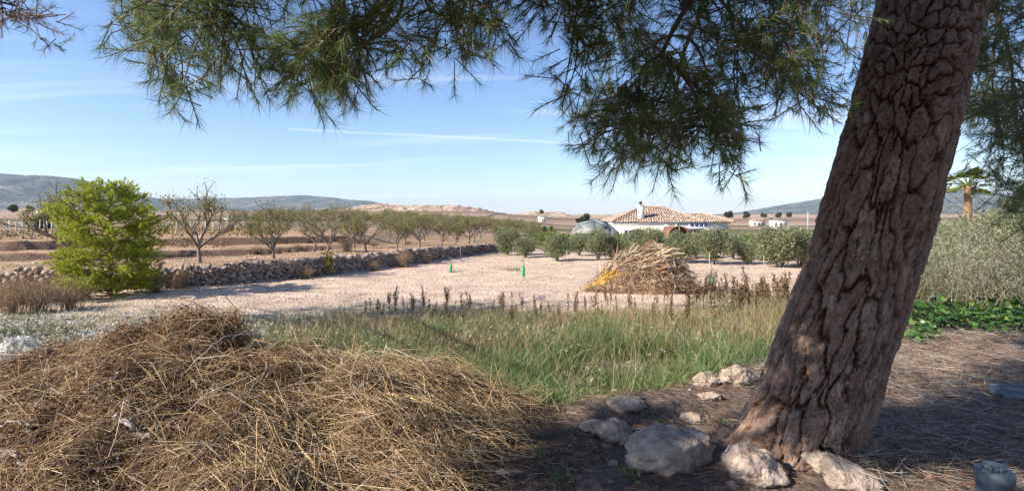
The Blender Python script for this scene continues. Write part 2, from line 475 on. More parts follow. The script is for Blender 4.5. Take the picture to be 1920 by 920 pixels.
def hill_mat(name, stops, scale, spot, sc2, thr):
    m, nt, b = nodes_mat(name)
    g = N(nt, 'ShaderNodeNewGeometry')
    n = N(nt, 'ShaderNodeTexNoise', _Scale=scale, _Detail=9, _Roughness=0.68); nt.links.new(g.outputs['Position'], n.inputs['Vector'])
    c = ramp(nt, n.outputs[0], stops)
    n2 = N(nt, 'ShaderNodeTexNoise', _Scale=sc2, _Detail=5, _Roughness=0.7); nt.links.new(g.outputs['Position'], n2.inputs['Vector'])
    f = ramp(nt, n2.outputs[0], [(thr, (0, 0, 0)), (thr + 0.05, (1, 1, 1))])
    x = N(nt, 'ShaderNodeMix', data_type='RGBA'); nt.links.new(f, x.inputs['Factor']); nt.links.new(c, x.inputs['A']); x.inputs['B'].default_value = (*spot, 1)
    nt.links.new(x.outputs['Result'], b.inputs['Base Color']); b.inputs['Roughness'].default_value = 1; b.inputs['Specular IOR Level'].default_value = 0.1
    return m
M_MTN = hill_mat('mountain_scrub', [(0.36, (0.045, 0.06, 0.045)), (0.52, (0.13, 0.12, 0.09)), (0.66, (0.34, 0.26, 0.2))], 0.006, (0.035, 0.05, 0.03), 0.03, 0.5)
M_MESA = hill_mat('pink_marl', [(0.3, (0.30, 0.19, 0.14)), (0.5, (0.46, 0.31, 0.235)), (0.7, (0.58, 0.44, 0.35))], 0.05, (0.10, 0.10, 0.06), 0.16, 0.52)
hill('mountain', 'blue-grey scrub mountain with two humps beyond the small green pine', [(-420, 372), (-250, 345), (-120, 335), (0, 328), (30, 326), (70, 334), (105, 330), (150, 341), (180, 353), (240, 364), (330, 376), (430, 392), (480, 402)], 4200, 2600, M_MTN, seed=2)
hill('mountain', 'long low blue ridge behind the almond orchard', [(200, 395), (300, 374), (400, 371), (450, 371), (520, 368), (575, 366), (620, 369), (660, 375), (690, 376), (720, 382), (800, 392), (880, 402)], 6500, 3000, M_MTN, seed=5)
hill('mountain', 'hazy blue mountain rising behind the big pine trunk', [(1370, 402), (1410, 397), (1450, 388), (1500, 379), (1550, 371), (1620, 362), (1700, 352), (1760, 356), (1830, 362), (1900, 368), (2050, 380), (2300, 402)], 6000, 3000, M_MTN, seed=9)
hill('hill', 'terraced pink marl hill with flat top beyond the orchard', [(560, 404), (600, 399), (640, 394), (690, 382), (720, 380), (760, 383), (800, 382), (860, 383), (900, 388), (925, 394), (960, 399), (1000, 400), (1040, 404)], 900, 420, M_MESA, gully=0.12, steps=8, seed=12, nu=260, nv=90)
hill('hill', 'small pink knoll between the terraced hill and the dome', [(935, 404), (960, 399), (985, 396), (1000, 393), (1030, 394), (1050, 394), (1062, 399), (1090, 401), (1150, 400), (1220, 398), (1300, 400), (1400, 404)], 700, 260, M_MESA, gully=0.12, steps=5, seed=15, nu=200, nv=60)
hill('hill', 'low pink bank of far fields below the left mountain', [(-200, 394), (0, 392), (60, 389), (120, 390), (200, 392), (300, 394), (420, 393), (520, 396), (620, 404)], 620, 260, M_MESA, gully=0.2, steps=4, seed=21, nu=200, nv=60)
hill('hill', 'low pale rise on the plain beside the house', [(1340, 405), (1380, 402), (1430, 400), (1480, 400), (1540, 401), (1700, 400), (1850, 400), (2000, 405)], 1100, 400, M_MESA, gully=0.2, steps=4, seed=23)

# ------------------------------------------------------------------ materials of the planting
M_NEEDLE = island_mat('pine_needle', [(0.0, (0.055, 0.10, 0.04)), (0.5, (0.13, 0.20, 0.065)), (0.85, (0.24, 0.29, 0.075)), (0.95, (0.32, 0.21, 0.08))], 0.45, 0.4, 0.45)
M_NEEDLE_Y = island_mat('young_pine_needle', [(0.0, (0.12, 0.18, 0.02)), (0.35, (0.28, 0.36, 0.03)), (0.6, (0.42, 0.48, 0.04)), (0.85, (0.55, 0.56, 0.06)), (1.0, (0.50, 0.36, 0.09))], 0.5, 0.45, 0.4)
M_TWIG = noise_mat('twig_bark', [(0.3, (0.09, 0.06, 0.045)), (0.7, (0.20, 0.15, 0.12))], 20, bump=0.3)
M_ALMOND_BARK = noise_mat('almond_bark', [(0.3, (0.11, 0.085, 0.075)), (0.7, (0.26, 0.215, 0.19))], 14, bump=0.4)
M_ALMOND = island_mat('almond_leaf', [(0.0, (0.11, 0.13, 0.04)), (0.45, (0.18, 0.195, 0.06)), (0.8, (0.27, 0.24, 0.08)), (1.0, (0.36, 0.25, 0.09))], 0.6, 0.35)
M_OLIVE = island_mat('olive_leaf', [(0.0, (0.10, 0.115, 0.05)), (0.5, (0.20, 0.215, 0.11)), (1.0, (0.32, 0.33, 0.205))], 0.55, 0.3)
M_HEDGE = island_mat('hedge_leaf', [(0.0, (0.05, 0.085, 0.015)), (0.6, (0.12, 0.17, 0.03)), (1.0, (0.21, 0.23, 0.05))], 0.5, 0.3)
M_GRASS = island_mat('grass_blade', [(0.0, (0.05, 0.095, 0.03)), (0.45, (0.11, 0.18, 0.055)), (0.8, (0.19, 0.25, 0.095)), (0.93, (0.30, 0.26, 0.13)), (1.0, (0.42, 0.34, 0.18))], 0.5, 0.35)
M_HERB = island_mat('flower_herb', [(0.0, (0.11, 0.14, 0.055)), (0.6, (0.21, 0.23, 0.12)), (1.0, (0.34, 0.31, 0.19))], 0.7, 0.3)
M_PETAL = island_mat('white_petal', [(0.0, (0.55, 0.53, 0.48)), (1.0, (0.80, 0.79, 0.76))], 0.7, 0.25)
M_DRYWEED = island_mat('dry_weed', [(0.0, (0.14, 0.16, 0.06)), (0.3, (0.22, 0.22, 0.10)), (0.6, (0.33, 0.24, 0.14)), (0.85, (0.42, 0.32, 0.20)), (1.0, (0.26, 0.12, 0.08))], 0.8, 0.25)
M_DRY = island_mat('dry_stalk', [(0.0, (0.17, 0.115, 0.07)), (0.5, (0.32, 0.225, 0.135)), (1.0, (0.46, 0.35, 0.23))], 0.8, 0.15)
M_GREYSTEM = island_mat('grey_stem', [(0.0, (0.14, 0.12, 0.095)), (0.5, (0.25, 0.225, 0.18)), (1.0, (0.38, 0.345, 0.285))], 0.8)
M_STRAW = island_mat('straw', [(0.0, (0.09, 0.053, 0.028)), (0.3, (0.22, 0.14, 0.07)), (0.65, (0.40, 0.275, 0.14)), (0.9, (0.60, 0.44, 0.25)), (1.0, (0.58, 0.51, 0.42))], 0.65, 0.0)
M_BSTRAW = island_mat('brown_straw', [(0.0, (0.07, 0.040, 0.022)), (0.4, (0.19, 0.108, 0.056)), (0.8, (0.36, 0.22, 0.12)), (1.0, (0.50, 0.38, 0.27))], 0.75)
M_CRUMB = island_mat('dead_leaf_crumb', [(0.0, (0.07, 0.04, 0.02)), (0.5, (0.19, 0.105, 0.045)), (1.0, (0.36, 0.22, 0.10))], 0.85, 0.1)
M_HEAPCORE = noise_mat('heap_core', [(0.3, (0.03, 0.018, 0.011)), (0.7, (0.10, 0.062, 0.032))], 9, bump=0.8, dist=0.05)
M_STICK = noise_mat('grey_stick', [(0.3, (0.23, 0.19, 0.16)), (0.7, (0.45, 0.39, 0.34))], 16, bump=0.3)
M_DSTICK = noise_mat('dark_stick', [(0.3, (0.07, 0.05, 0.04)), (0.7, (0.17, 0.12, 0.09))], 16, bump=0.3)
M_GOLD = noise_mat('golden_stem', [(0.3, (0.42, 0.28, 0.11)), (0.7, (0.62, 0.46, 0.22))], 9, bump=0.1)
M_ROCK = noise_mat('limestone', [(0.25, (0.11, 0.08, 0.062)), (0.45, (0.33, 0.25, 0.195)), (0.6, (0.44, 0.35, 0.285)), (0.75, (0.54, 0.45, 0.38))], 9, 10, 0.92, 1.0, 45, dist=0.02)
M_STONE = island_mat('field_stone', [(0.0, (0.17, 0.122, 0.095)), (0.5, (0.29, 0.22, 0.18)), (1.0, (0.44, 0.355, 0.295))], 0.95)
M_PEBBLE = island_mat('pebble', [(0.0, (0.32, 0.22, 0.155)), (0.5, (0.50, 0.37, 0.275)), (1.0, (0.64, 0.51, 0.40))], 0.95)
M_LITTER = island_mat('brown_needle', [(0.0, (0.13, 0.07, 0.048)), (0.6, (0.27, 0.165, 0.11)), (1.0, (0.42, 0.30, 0.215))], 0.8)
M_IVY = island_mat('ivy_leaf', [(0.0, (0.02, 0.055, 0.012)), (0.6, (0.05, 0.115, 0.022)), (1.0, (0.13, 0.20, 0.05))], 0.35, 0.15, 0.5)
M_DOCK = island_mat('dock_seed', [(0.0, (0.06, 0.035, 0.02)), (0.6, (0.135, 0.08, 0.042)), (1.0, (0.25, 0.155, 0.08))], 0.85)
M_DOCKSTEM = noise_mat('dock_stem', [(0.3, (0.14, 0.10, 0.05)), (0.7, (0.24, 0.19, 0.10))], 20, bump=0)
M_WEEDLEAF = island_mat('weed_leaf', [(0.0, (0.06, 0.10, 0.025)), (0.7, (0.14, 0.18, 0.05)), (1.0, (0.27, 0.17, 0.07))], 0.6, 0.3)

def bark_mat():
    m, nt, b = nodes_mat('pine_bark')
    a = N(nt, 'ShaderNodeAttribute', attribute_name='relief')
    c1 = ramp(nt, a.outputs['Fac'], [(0.0, (0.020, 0.010, 0.007)), (0.16, (0.115, 0.05, 0.03)), (0.32, (0.15, 0.09, 0.062)), (0.6, (0.20, 0.138, 0.105)), (1.0, (0.32, 0.255, 0.21))])
    t = N(nt, 'ShaderNodeTexCoord')
    n = N(nt, 'ShaderNodeTexNoise', _Scale=9.0, _Detail=9, _Roughness=0.7); nt.links.new(t.outputs['Object'], n.inputs['Vector'])
    c2 = ramp(nt, n.outputs[0], [(0.3, (0.62, 0.58, 0.56)), (0.7, (1.3, 1.28, 1.28))])
    x = N(nt, 'ShaderNodeMix', data_type='RGBA', blend_type='MULTIPLY'); x.inputs['Factor'].default_value = 1
    nt.links.new(c1, x.inputs['A']); nt.links.new(c2, x.inputs['B']); nt.links.new(x.outputs['Result'], b.inputs['Base Color'])
    n2 = N(nt, 'ShaderNodeTexNoise', _Scale=70.0, _Detail=7, _Roughness=0.7); nt.links.new(t.outputs['Object'], n2.inputs['Vector'])
    bp = N(nt, 'ShaderNodeBump', _Strength=0.6, _Distance=0.01); nt.links.new(n2.outputs[0], bp.inputs['Height']); nt.links.new(bp.outputs[0], b.inputs['Normal'])
    b.inputs['Roughness'].default_value = 0.92; b.inputs['Specular IOR Level'].default_value = 0.2
    return m
M_BARK = bark_mat()

# ------------------------------------------------------------------ the big leaning pine
TD = 3.75
TRUNK = np.array([(1.88, -0.25, 0.37), (1.90, 0.0, 0.352), (1.975, 0.25, 0.343), (2.07, 0.5, 0.340), (2.15, 0.75, 0.336), (2.29, 1.15, 0.327), (2.43, 1.6, 0.320), (2.63, 2.32, 0.308), (2.81, 3.04, 0.306), (3.0, 4.0, 0.29), (3.15, 5.5, 0.23), (3.2, 7.5, 0.14), (3.2, 9.0, 0.05)])
def trunk_c(z): return np.array([np.interp(z, TRUNK[:, 1], TRUNK[:, 0]), TD, z])
def voro(u, v, per, seed):
    """distances to the two nearest jittered cell points; u wraps after `per` cells"""
    iu, iv = np.floor(u), np.floor(v); f1 = np.full(u.shape, 9.0); f2 = f1.copy(); cid = f1.copy()
    for a in (-1, 0, 1):
        for b in (-1, 0, 1):
            cu, cv = iu + a, iv + b; w = np.mod(cu, per)
            h1 = _hash(w, cv, np.full(u.shape, seed)); h2 = _hash(w, cv, np.full(u.shape, seed + 7))
            d = np.hypot(cu + 0.1 + 0.8 * h1 - u, cv + 0.1 + 0.8 * h2 - v)
            new = d < f1
            f2 = np.where(new, f1, np.minimum(f2, d)); cid = np.where(new, _hash(w, cv, np.full(u.shape, seed + 13)), cid); f1 = np.where(new, d, f1)
    return f1, f2, cid

def pine_trunk(parent):
    na = 370
    zz = np.concatenate([np.arange(-0.25, 3.35, 0.008), np.linspace(3.37, 9.0, 90)])
    th = np.arange(na) * 2 * math.pi / na
    T, Zg = np.meshgrid(th, zz)
    Rr = np.interp(Zg, TRUNK[:, 1], TRUNK[:, 2])
    cx = np.interp(Zg, TRUNK[:, 1], TRUNK[:, 0])
    low = sstep(0.8, -0.1, Zg)                                       # root flare with buttresses
    Rr = Rr * (1 + low * (0.10 * np.cos(4 * T + 0.6) + 0.07 * np.cos(7 * T + 2.0)) + 0.02 * np.cos(3 * T + Zg * 1.3) + 0.42 * low ** 3 * np.clip(np.cos(T - math.pi - 0.25), 0, 1) ** 4)
    ct, st = np.cos(T), np.sin(T)
    wx = 0.9 * vnoise(ct * 2.2 + 5, st * 2.2, Zg * 2.6) + 0.35 * vnoise(ct * 7, st * 7 + 3, Zg * 9)
    wz = 0.5 * vnoise(ct * 5, st * 5, Zg * 6 + 9)
    per = 27
    hi = sstep(1.8, 3.0, Zg)
    wob = 0.75 * vnoise(ct * 3.2, st * 3.2, Zg * 3.4 + 21) + 0.34 * vnoise(ct * 7, st * 7, Zg * 8.5 + 4)
    jag = 0.12 * vnoise(ct * 20, st * 20 + 3, Zg * 26) + 0.09 * vnoise(ct * 44, st * 44, Zg * 62)
    u = np.mod(T / (2 * math.pi) * per + wob + jag + Zg * 0.6, per)
    v = Zg * 2.0 + hi * (Zg - 1.8) * 4.5 + 0.25 * vnoise(ct * 9, st * 9 + 8, Zg * 7) + 0.9 * _hash(np.floor(u), u * 0, u * 0)
    f1, f2, cid = voro(u, v, per, 3)
    e = f2 - f1
    wid = 0.10 + 0.12 * (0.5 + 0.5 * vnoise(ct * 5, st * 5, Zg * 5 + 40))
    plate = sstep(0.02, 1.0, e / wid)
    u2 = np.mod(u * 3.0 + 0.45 * vnoise(ct * 22, st * 22, Zg * 16), per * 3)
    g1, g2, gid = voro(u2, v * 4.4 + 3.3 + 0.5 * vnoise(ct * 20, st * 20 + 8, Zg * 18), per * 3, 31)
    sub = sstep(0.02, 0.16, g2 - g1)
    h1, h2, hid = voro(np.mod(u * 7.0 + 0.5 * vnoise(ct * 40, st * 40, Zg * 40), per * 7), v * 16.0, per * 7, 57)
    flake = hid * sstep(0.02, 0.15, h2 - h1)
    fine = fbm(ct * 40, st * 40, Zg * 60, 3)
    deep = (0.046 + 0.012 * low) * (1 - 0.4 * hi)
    dome = np.clip(1 - f1 * 1.1, 0, 1)
    hgt_ = plate * (0.55 + 0.3 * cid + 0.25 * dome) + (0.25 + 0.75 * plate) * (0.22 * gid * sub + 0.08 * sub + 0.12 * flake) + 0.07 * fine
    rad = Rr + (hgt_ - 0.75) * deep
    P = np.stack([cx + rad * ct, TD + rad * st, Zg + 0.0 * T], -1)
    m, nn = len(zz), na
    k = (np.arange(m - 1)[:, None] * nn + np.arange(nn)[None]); k2 = (np.arange(m - 1)[:, None] * nn + (np.arange(nn)[None] + 1) % nn)
    F = np.stack([k.ravel(), k2.ravel(), k2.ravel() + nn, k.ravel() + nn], 1)
    rel = np.clip(plate * (0.34 + 0.16 * cid) * (0.45 + 0.55 * sub) + 0.26 * gid * sub * plate + 0.16 * flake * plate + 0.22 * fine + 0.02, 0, 1)
    return link('trunk', mesh_data('trunk', P.reshape(-1, 3), [F], M_BARK, False, None, rel.ravel()), parent)

def needle_shoots(A, D, L, nn, nl, w, spread=(0.25, 1.15), seed=0, droop=0.008):
    """needles set round each shoot A + D*t, pointing forward and out"""
    n = len(A); D = norm(D)
    t = np.repeat(rng.uniform(0.15, 1.0, (n, nn)) ** 0.7, 1, 1)
    P = A[:, None] + D[:, None] * (L[:, None] * t)[..., None]
    rv = rng.normal(size=(n, nn, 3)); rv -= (rv * D[:, None]).sum(-1, keepdims=True) * D[:, None]; rv = norm(rv)
    a = rng.uniform(*spread, (n, nn))[..., None]
    d = D[:, None] * np.cos(a) + rv * np.sin(a)
    ln = nl * rng.uniform(0.65, 1.15, (n, nn))
    bend = np.zeros((n * nn, 3)); bend[:, 2] = -droop * rng.uniform(0.2, 1.4, n * nn)
    return blades(P.reshape(-1, 3), d.reshape(-1, 3), ln.ravel(), w, bend, 1)

def pine_spray(E, dirs, per, rlen, out=None):
    """each twig end E carries several short shoots; returns their starts, directions and lengths"""
    n = len(E)
    base = np.repeat(E, per, 0); dd = np.repeat(dirs, per, 0)
    d = norm(dd * 0.7 + rng.normal(size=(n * per, 3)) * 0.85)
    L = rng.uniform(*rlen, n * per)
    A = base + rng.normal(size=(n * per, 3)) * 0.03 - dd * rng.uniform(0, 0.16, (n * per, 1))
    return A, d, L

pine = thing('pine_tree', 'large leaning pine tree with deeply fissured bark and hanging needle branches', 'tree', (0, 0, 0))
pine_trunk(pine)
LIMBS = [
    ([trunk_c(4.1), (1.6, 3.2, 4.25), (0.3, 2.7, 3.9), (-0.8, 2.5, 3.35), (-1.7, 2.45, 2.85), (-2.3, 2.4, 2.75)], 0.085),
    ([trunk_c(3.5), (2.0, 3.0, 3.75), (1.3, 2.6, 3.5), (0.6, 2.5, 3.1), (0.0, 2.45, 2.75), (-0.5, 2.4, 2.6)], 0.06),
    ([trunk_c(3.7), (2.1, 3.3, 3.9), (1.5, 3.0, 3.5), (1.0, 2.9, 2.85), (0.75, 2.85, 2.4)], 0.05),
    ([trunk_c(4.4), (2.2, 4.2, 4.4), (1.6, 4.1, 3.8), (1.3, 4.0, 3.0), (1.15, 3.9, 2.5)], 0.05),
    ([trunk_c(3.9), (3.5, 3.5, 3.9), (4.0, 3.4, 3.3), (4.25, 3.4, 2.7), (4.4, 3.3, 2.1)], 0.055),
    ([trunk_c(4.6), (3.6, 4.4, 4.5), (4.1, 4.8, 3.7), (4.4, 4.9, 2.8)], 0.05),
    ([trunk_c(4.8), (1.5, 4.5, 5.3), (-0.5, 4.8, 5.2), (-2.2, 4.6, 4.6), (-3.2, 4.4, 4.1)], 0.09),
    ([trunk_c(5.2), (2.2, 2.5, 5.6), (1.0, 1.0, 5.3), (-0.8, 0.4, 5.0), (-2.4, 0.5, 4.8), (-4.2, 0.8, 4.6), (-5.2, 1.0, 4.4)], 0.085),  # outer end lengthened out of view to carry the added shade sprays
    ([trunk_c(5.6), (4.2, 2.6, 5.9), (5.2, 1.4, 5.3), (6.0, 0.8, 4.6)], 0.08),
    ([trunk_c(6.0), (4.0, 5.5, 6.4), (5.0, 7.0, 6.0), (5.6, 8.0, 5.4)], 0.08),
    ([trunk_c(6.6), (2.0, 4.5, 7.2), (0.6, 5.0, 7.1), (-0.6, 5.2, 6.6)], 0.07),
]
limb_pts = []
for P, r in LIMBS:
    pth = smooth_path(P, 26); pth[3:] += 0.05 * np.stack([vnoise(pth[3:, 0] * 3, pth[3:, 1] * 3, pth[3:, 2] * 3 + k) for k in (1, 7, 13)], 1)
    rr = r * np.linspace(1, 0.18, 26) ** 0.9
    g = Geo(); g.add(*tube(pth, rr, 8)); obj('branch', g, M_TWIG, pine, True)
    limb_pts.append(pth[5:])
LP = np.concatenate(limb_pts)

def dirbox(n, pxr, top, bottom, depth):
    """directions sampled inside a hanging curtain of foliage; bottom is its ragged lower edge"""
    out = []
    b = np.array(bottom, float)
    while len(out) < n:
        px = rng.uniform(*pxr); lo = np.interp(px, b[:, 0], b[:, 1])
        py = rng.uniform(top, max(lo, top + 5)); d = rng.uniform(*depth)
        out.append(((px - 960) / FPX * d, d, EYE + (HZ - py) / FPX * d))
    return np.array(out)
m1 = dirbox(100, (250, 985), -190, [(250, 125), (300, 175), (430, 180), (480, 125), (560, 130), (600, 195), (630, 185), (680, 140), (760, 135), (860, 150), (930, 115), (985, 60)], (2.0, 3.0))
m1b = dirbox(16, (270, 640), 120, [(270, 150), (310, 185), (430, 188), (480, 140), (560, 150), (610, 205), (640, 190)], (2.1, 2.6))
m1c = dirbox(18, (930, 1110), -170, [(930, 45), (1000, 30), (1110, 60)], (2.2, 3.0))
m1 = np.concatenate([m1, m1b, m1c])
m2 = dirbox(180, (1050, 1600), -160, [(1050, 200), (1075, 280), (1110, 300), (1170, 322), (1250, 328), (1330, 325), (1375, 320), (1420, 235), (1500, 225), (1560, 260), (1600, 200)], (2.3, 4.2))
m2b = dirbox(22, (1060, 1390), 200, [(1060, 290), (1120, 325), (1250, 332), (1390, 325)], (2.4, 3.2))
m2c = dirbox(38, (1470, 1670), -110, [(1470, 200), (1560, 260), (1600, 230), (1670, 150)], (4.2, 5.2))
m3 = dirbox(200, (1770, 1990), -120, [(1770, 180), (1800, 260), (1830, 330), (1870, 370), (1930, 440), (1990, 450)], (3.9, 5.4))
m2 = m2[(m2[:, 0] / m2[:, 1] < 0.56) | (m2[:, 1] > 3.9)]
sv = np.array(SUN)
tg = np.stack([rng.uniform(0.1, 7.0, 5200), rng.uniform(2.4, 7.6, 5200), np.zeros(5200)], 1)
tg = tg[(tg[:, 1] < lin(tg[:, 0], EDGE) - 0.05) & (tg[:, 0] > 0.2 + 0.35 * (tg[:, 1] - 3.2))]
tt = np.stack([rng.uniform(1.7, 2.9, 1500), rng.uniform(3.2, 4.2, 1500), rng.uniform(0.1, 3.2, 1500)], 1)
tg = np.concatenate([tg, tt])
up = tg + sv * rng.uniform(3.0, 9.0, (len(tg), 1))                  # unseen sprays added along the sun's rays to shade this ground and trunk
up = up[(EYE + (HZ + 190) / FPX * np.maximum(up[:, 1], 0.6) < up[:, 2]) & (up[:, 2] < 6.5) & (up[:, 0] > -0.9 + 0.5 * (up[:, 2] - 3.0))]
up = up[rng.permutation(len(up))[:560]]
tg2 = np.stack([rng.uniform(-0.1, 1.3, 900), rng.uniform(2.6, 5.2, 900), np.zeros(900)], 1)
tg2 = tg2[(tg2[:, 1] < lin(tg2[:, 0], EDGE) - 0.25) & (tg2[:, 0] > -0.1 + 0.35 * (tg2[:, 1] - 3.2))]
lo2 = tg2 + sv * rng.uniform(5.6, 9.0, (len(tg2), 1)); lo2 = lo2[(lo2[:, 2] > EYE + (HZ + 110) / FPX * np.maximum(lo2[:, 1], 0.2))][:90]  # more unseen sprays, added further upsun to shade the near ground
tru = np.stack([rng.uniform(1.6, 2.9, 900), rng.uniform(3.2, 3.9, 900), rng.uniform(0.5, 3.2, 900)], 1); tru = tru + sv * rng.uniform(3.2, 6.5, (900, 1))  # unseen sprays added to keep the sun off the trunk
tru = tru[(EYE + (HZ + 190) / FPX * np.maximum(tru[:, 1], 0.6) < tru[:, 2]) & (tru[:, 2] > 3.0) & (tru[:, 0] > -2.4)][:170]
up = np.concatenate([up, lo2, tru])
upr = rng.normal(size=(160, 3)) * np.array([1.6, 2.0, 0.9]) + np.array([4.0, 4.0, 5.8])
upr = upr[EYE + (HZ + 190) / FPX * np.maximum(upr[:, 1], 0.3) < upr[:, 2]]
twg, ndl = Geo(), Geo()
def hang(E, per, rlen, nn, nl, w):
    nh = max(3, len(E) // 5); hb = E[rng.permutation(len(E))[:nh]]
    d2 = ((LP[None, :, :2] - hb[:, None, :2]) ** 2).sum(-1) + (np.clip(hb[:, None, 2] - LP[None, :, 2] + 0.1, 0, None) * 3) ** 2 + ((LP[None, :, 2] - hb[:, None, 2]) * 0.5) ** 2
    S0 = LP[np.argmin(d2, 1)]; v0 = S0 - hb; l0 = np.linalg.norm(v0, axis=1, keepdims=True)
    hb = hb + v0 / np.maximum(l0, 1e-6) * np.minimum(l0 * 0.35, 0.3)                    # forks from which several sprays spread
    m0 = (S0 + hb) / 2 + np.array([0, 0, 0.1]) + rng.normal(size=hb.shape) * 0.12
    twg.add(*rods(S0, m0, hb, np.clip(0.008 + 0.004 * l0[:, 0], 0.007, 0.02), 0.005, 8, 5))
    dd = ((hb[None] - E[:, None]) ** 2 * np.array([1, 1, 1.6])).sum(-1); S = hb[np.argmin(dd, 1)]
    mid = (S + E) / 2 + np.array([0, 0, 0.05]) + rng.normal(size=E.shape) * 0.06
    twg.add(*rods(S, mid, E, 0.005, 0.0026, 6, 4))
    dirs = norm(norm(E - mid) * 0.8 + np.array([0, 0, 0.1]))
    # shoots along the outer half of the twig as well as at its end
    for f in (1.0, 0.78, 0.55):
        B = S * (1 - f) ** 2 + 2 * mid * f * (1 - f) + E * f * f
        A, D, L = pine_spray(B, dirs, per if f == 1.0 else max(2, per - 3), rlen)
        twg.add(*rods(A, A + D * L[:, None] * 0.5 + np.array([0, 0, -0.01]), A + D * L[:, None], 0.0032, 0.0018, 1, 3))
        ndl.add(*needle_shoots(A, D, L, nn, nl, w))
hang(m1, 6, (0.08, 0.2), 44, 0.085, 0.0021)
hang(m2, 6, (0.08, 0.2), 40, 0.085, 0.0021)
hang(m2b, 6, (0.08, 0.2), 40, 0.085, 0.0021)
hang(m2c, 6, (0.08, 0.2), 40, 0.085, 0.0024)
hang(m3, 6, (0.08, 0.2), 34, 0.085, 0.0022)
hang(up, 5, (0.12, 0.3), 27, 0.11, 0.0088)
hang(upr, 5, (0.12, 0.3), 24, 0.12, 0.007)
tag(obj('twigs', twg, M_TWIG, pine), kind='stuff')
tag(obj('needles', ndl, M_NEEDLE, pine), kind='stuff')

# ------------------------------------------------------------------ a second pine just outside on the left; its boughs hang into view
pine2 = thing('pine_tree', 'tall pine whose brown-tipped bough hangs into the top left corner', 'tree', (0, 0, 0))
c2 = np.array([-13.2, 9.6]); g2z = hgt(*c2)
g = Geo(); g.add(*tube(smooth_path([(c2[0], c2[1], g2z - 0.2), (c2[0] + 0.2, c2[1], 2.0), (c2[0] + 0.1, c2[1] + 0.2, 5.0), (c2[0] + 0.4, c2[1], 8.6)], 30), np.linspace(0.26, 0.05, 30), 12)); obj('trunk', g, M_TWIG, pine2, True)
twg, ndl = Geo(), Geo()
LP_keep = LP
lim2 = []
for k in range(12):
    a = k * 2.4; z0 = 3.8 + k * 0.36; rr = 3.1 - 0.1 * abs(k - 3)
    Pth = smooth_path([(c2[0] + 0.1, c2[1], z0), (c2[0] + math.cos(a) * rr * 0.5, c2[1] + math.sin(a) * rr * 0.5, z0 + 0.7), (c2[0] + math.cos(a) * rr, c2[1] + math.sin(a) * rr, z0 + 0.5)], 14)
    g = Geo(); g.add(*tube(Pth, np.linspace(0.06, 0.015, 14), 6)); obj('branch', g, M_TWIG, pine2, True); lim2.append(Pth[3:])
for Pp in ([(-13.0, 9.6, 4.6), (-10.0, 7.6, 5.0), (-6.0, 4.6, 3.75), (-4.2, 3.6, 3.1), (-3.25, 3.3, 2.86), (-2.9, 3.25, 2.8)], [(-13.0, 9.5, 4.2), (-9.5, 7.0, 4.4), (-6.4, 5.0, 3.2), (-5.0, 4.2, 2.5), (-4.35, 4.0, 2.35)]):
    Pth = smooth_path(Pp, 40); Pth[10:] += 0.06 * np.stack([vnoise(Pth[10:, 0] * 3, Pth[10:, 1] * 3, k) for k in (1, 7, 13)], 1)
    g = Geo(); g.add(*tube(Pth, np.linspace(0.05, 0.006, 40), 6)); obj('branch', g, M_TWIG, pine2, True); lim2.append(Pth[14:])
LP = np.concatenate(lim2)
cr2 = rng.normal(size=(240, 3)) * np.array([1.5, 1.1, 0.95]) + np.array([c2[0] + 0.2, c2[1], 6.3])
hang(cr2, 5, (0.15, 0.4), 26, 0.13, 0.009)
tipA = np.array([(-3.0, 3.3, 2.74), (-3.2, 3.3, 2.72), (-2.75, 3.2, 2.66), (-3.45, 3.4, 2.86), (-2.65, 3.15, 2.58), (-3.1, 3.3, 2.62), (-2.85, 3.3, 2.78), (-3.35, 3.35, 2.74), (-2.55, 3.2, 2.74), (-2.95, 3.2, 2.84)]); tipB = np.array([(-3.82, 4.0, 2.75), (-3.86, 4.0, 2.6), (-3.8, 4.0, 2.45)]) + rng.normal(size=(3, 3)) * 0.03
hang(tipB, 3, (0.06, 0.14), 34, 0.085, 0.0022)
tag(obj('needles', ndl, M_NEEDLE, pine2), kind='stuff')
ndl = Geo()
hang(tipA, 4, (0.08, 0.16), 24, 0.08, 0.0022)
tag(obj('withered_needles', ndl, M_LITTER, pine2), kind='stuff')
tag(obj('twigs', twg, M_TWIG, pine2), kind='stuff')
LP = LP_keep

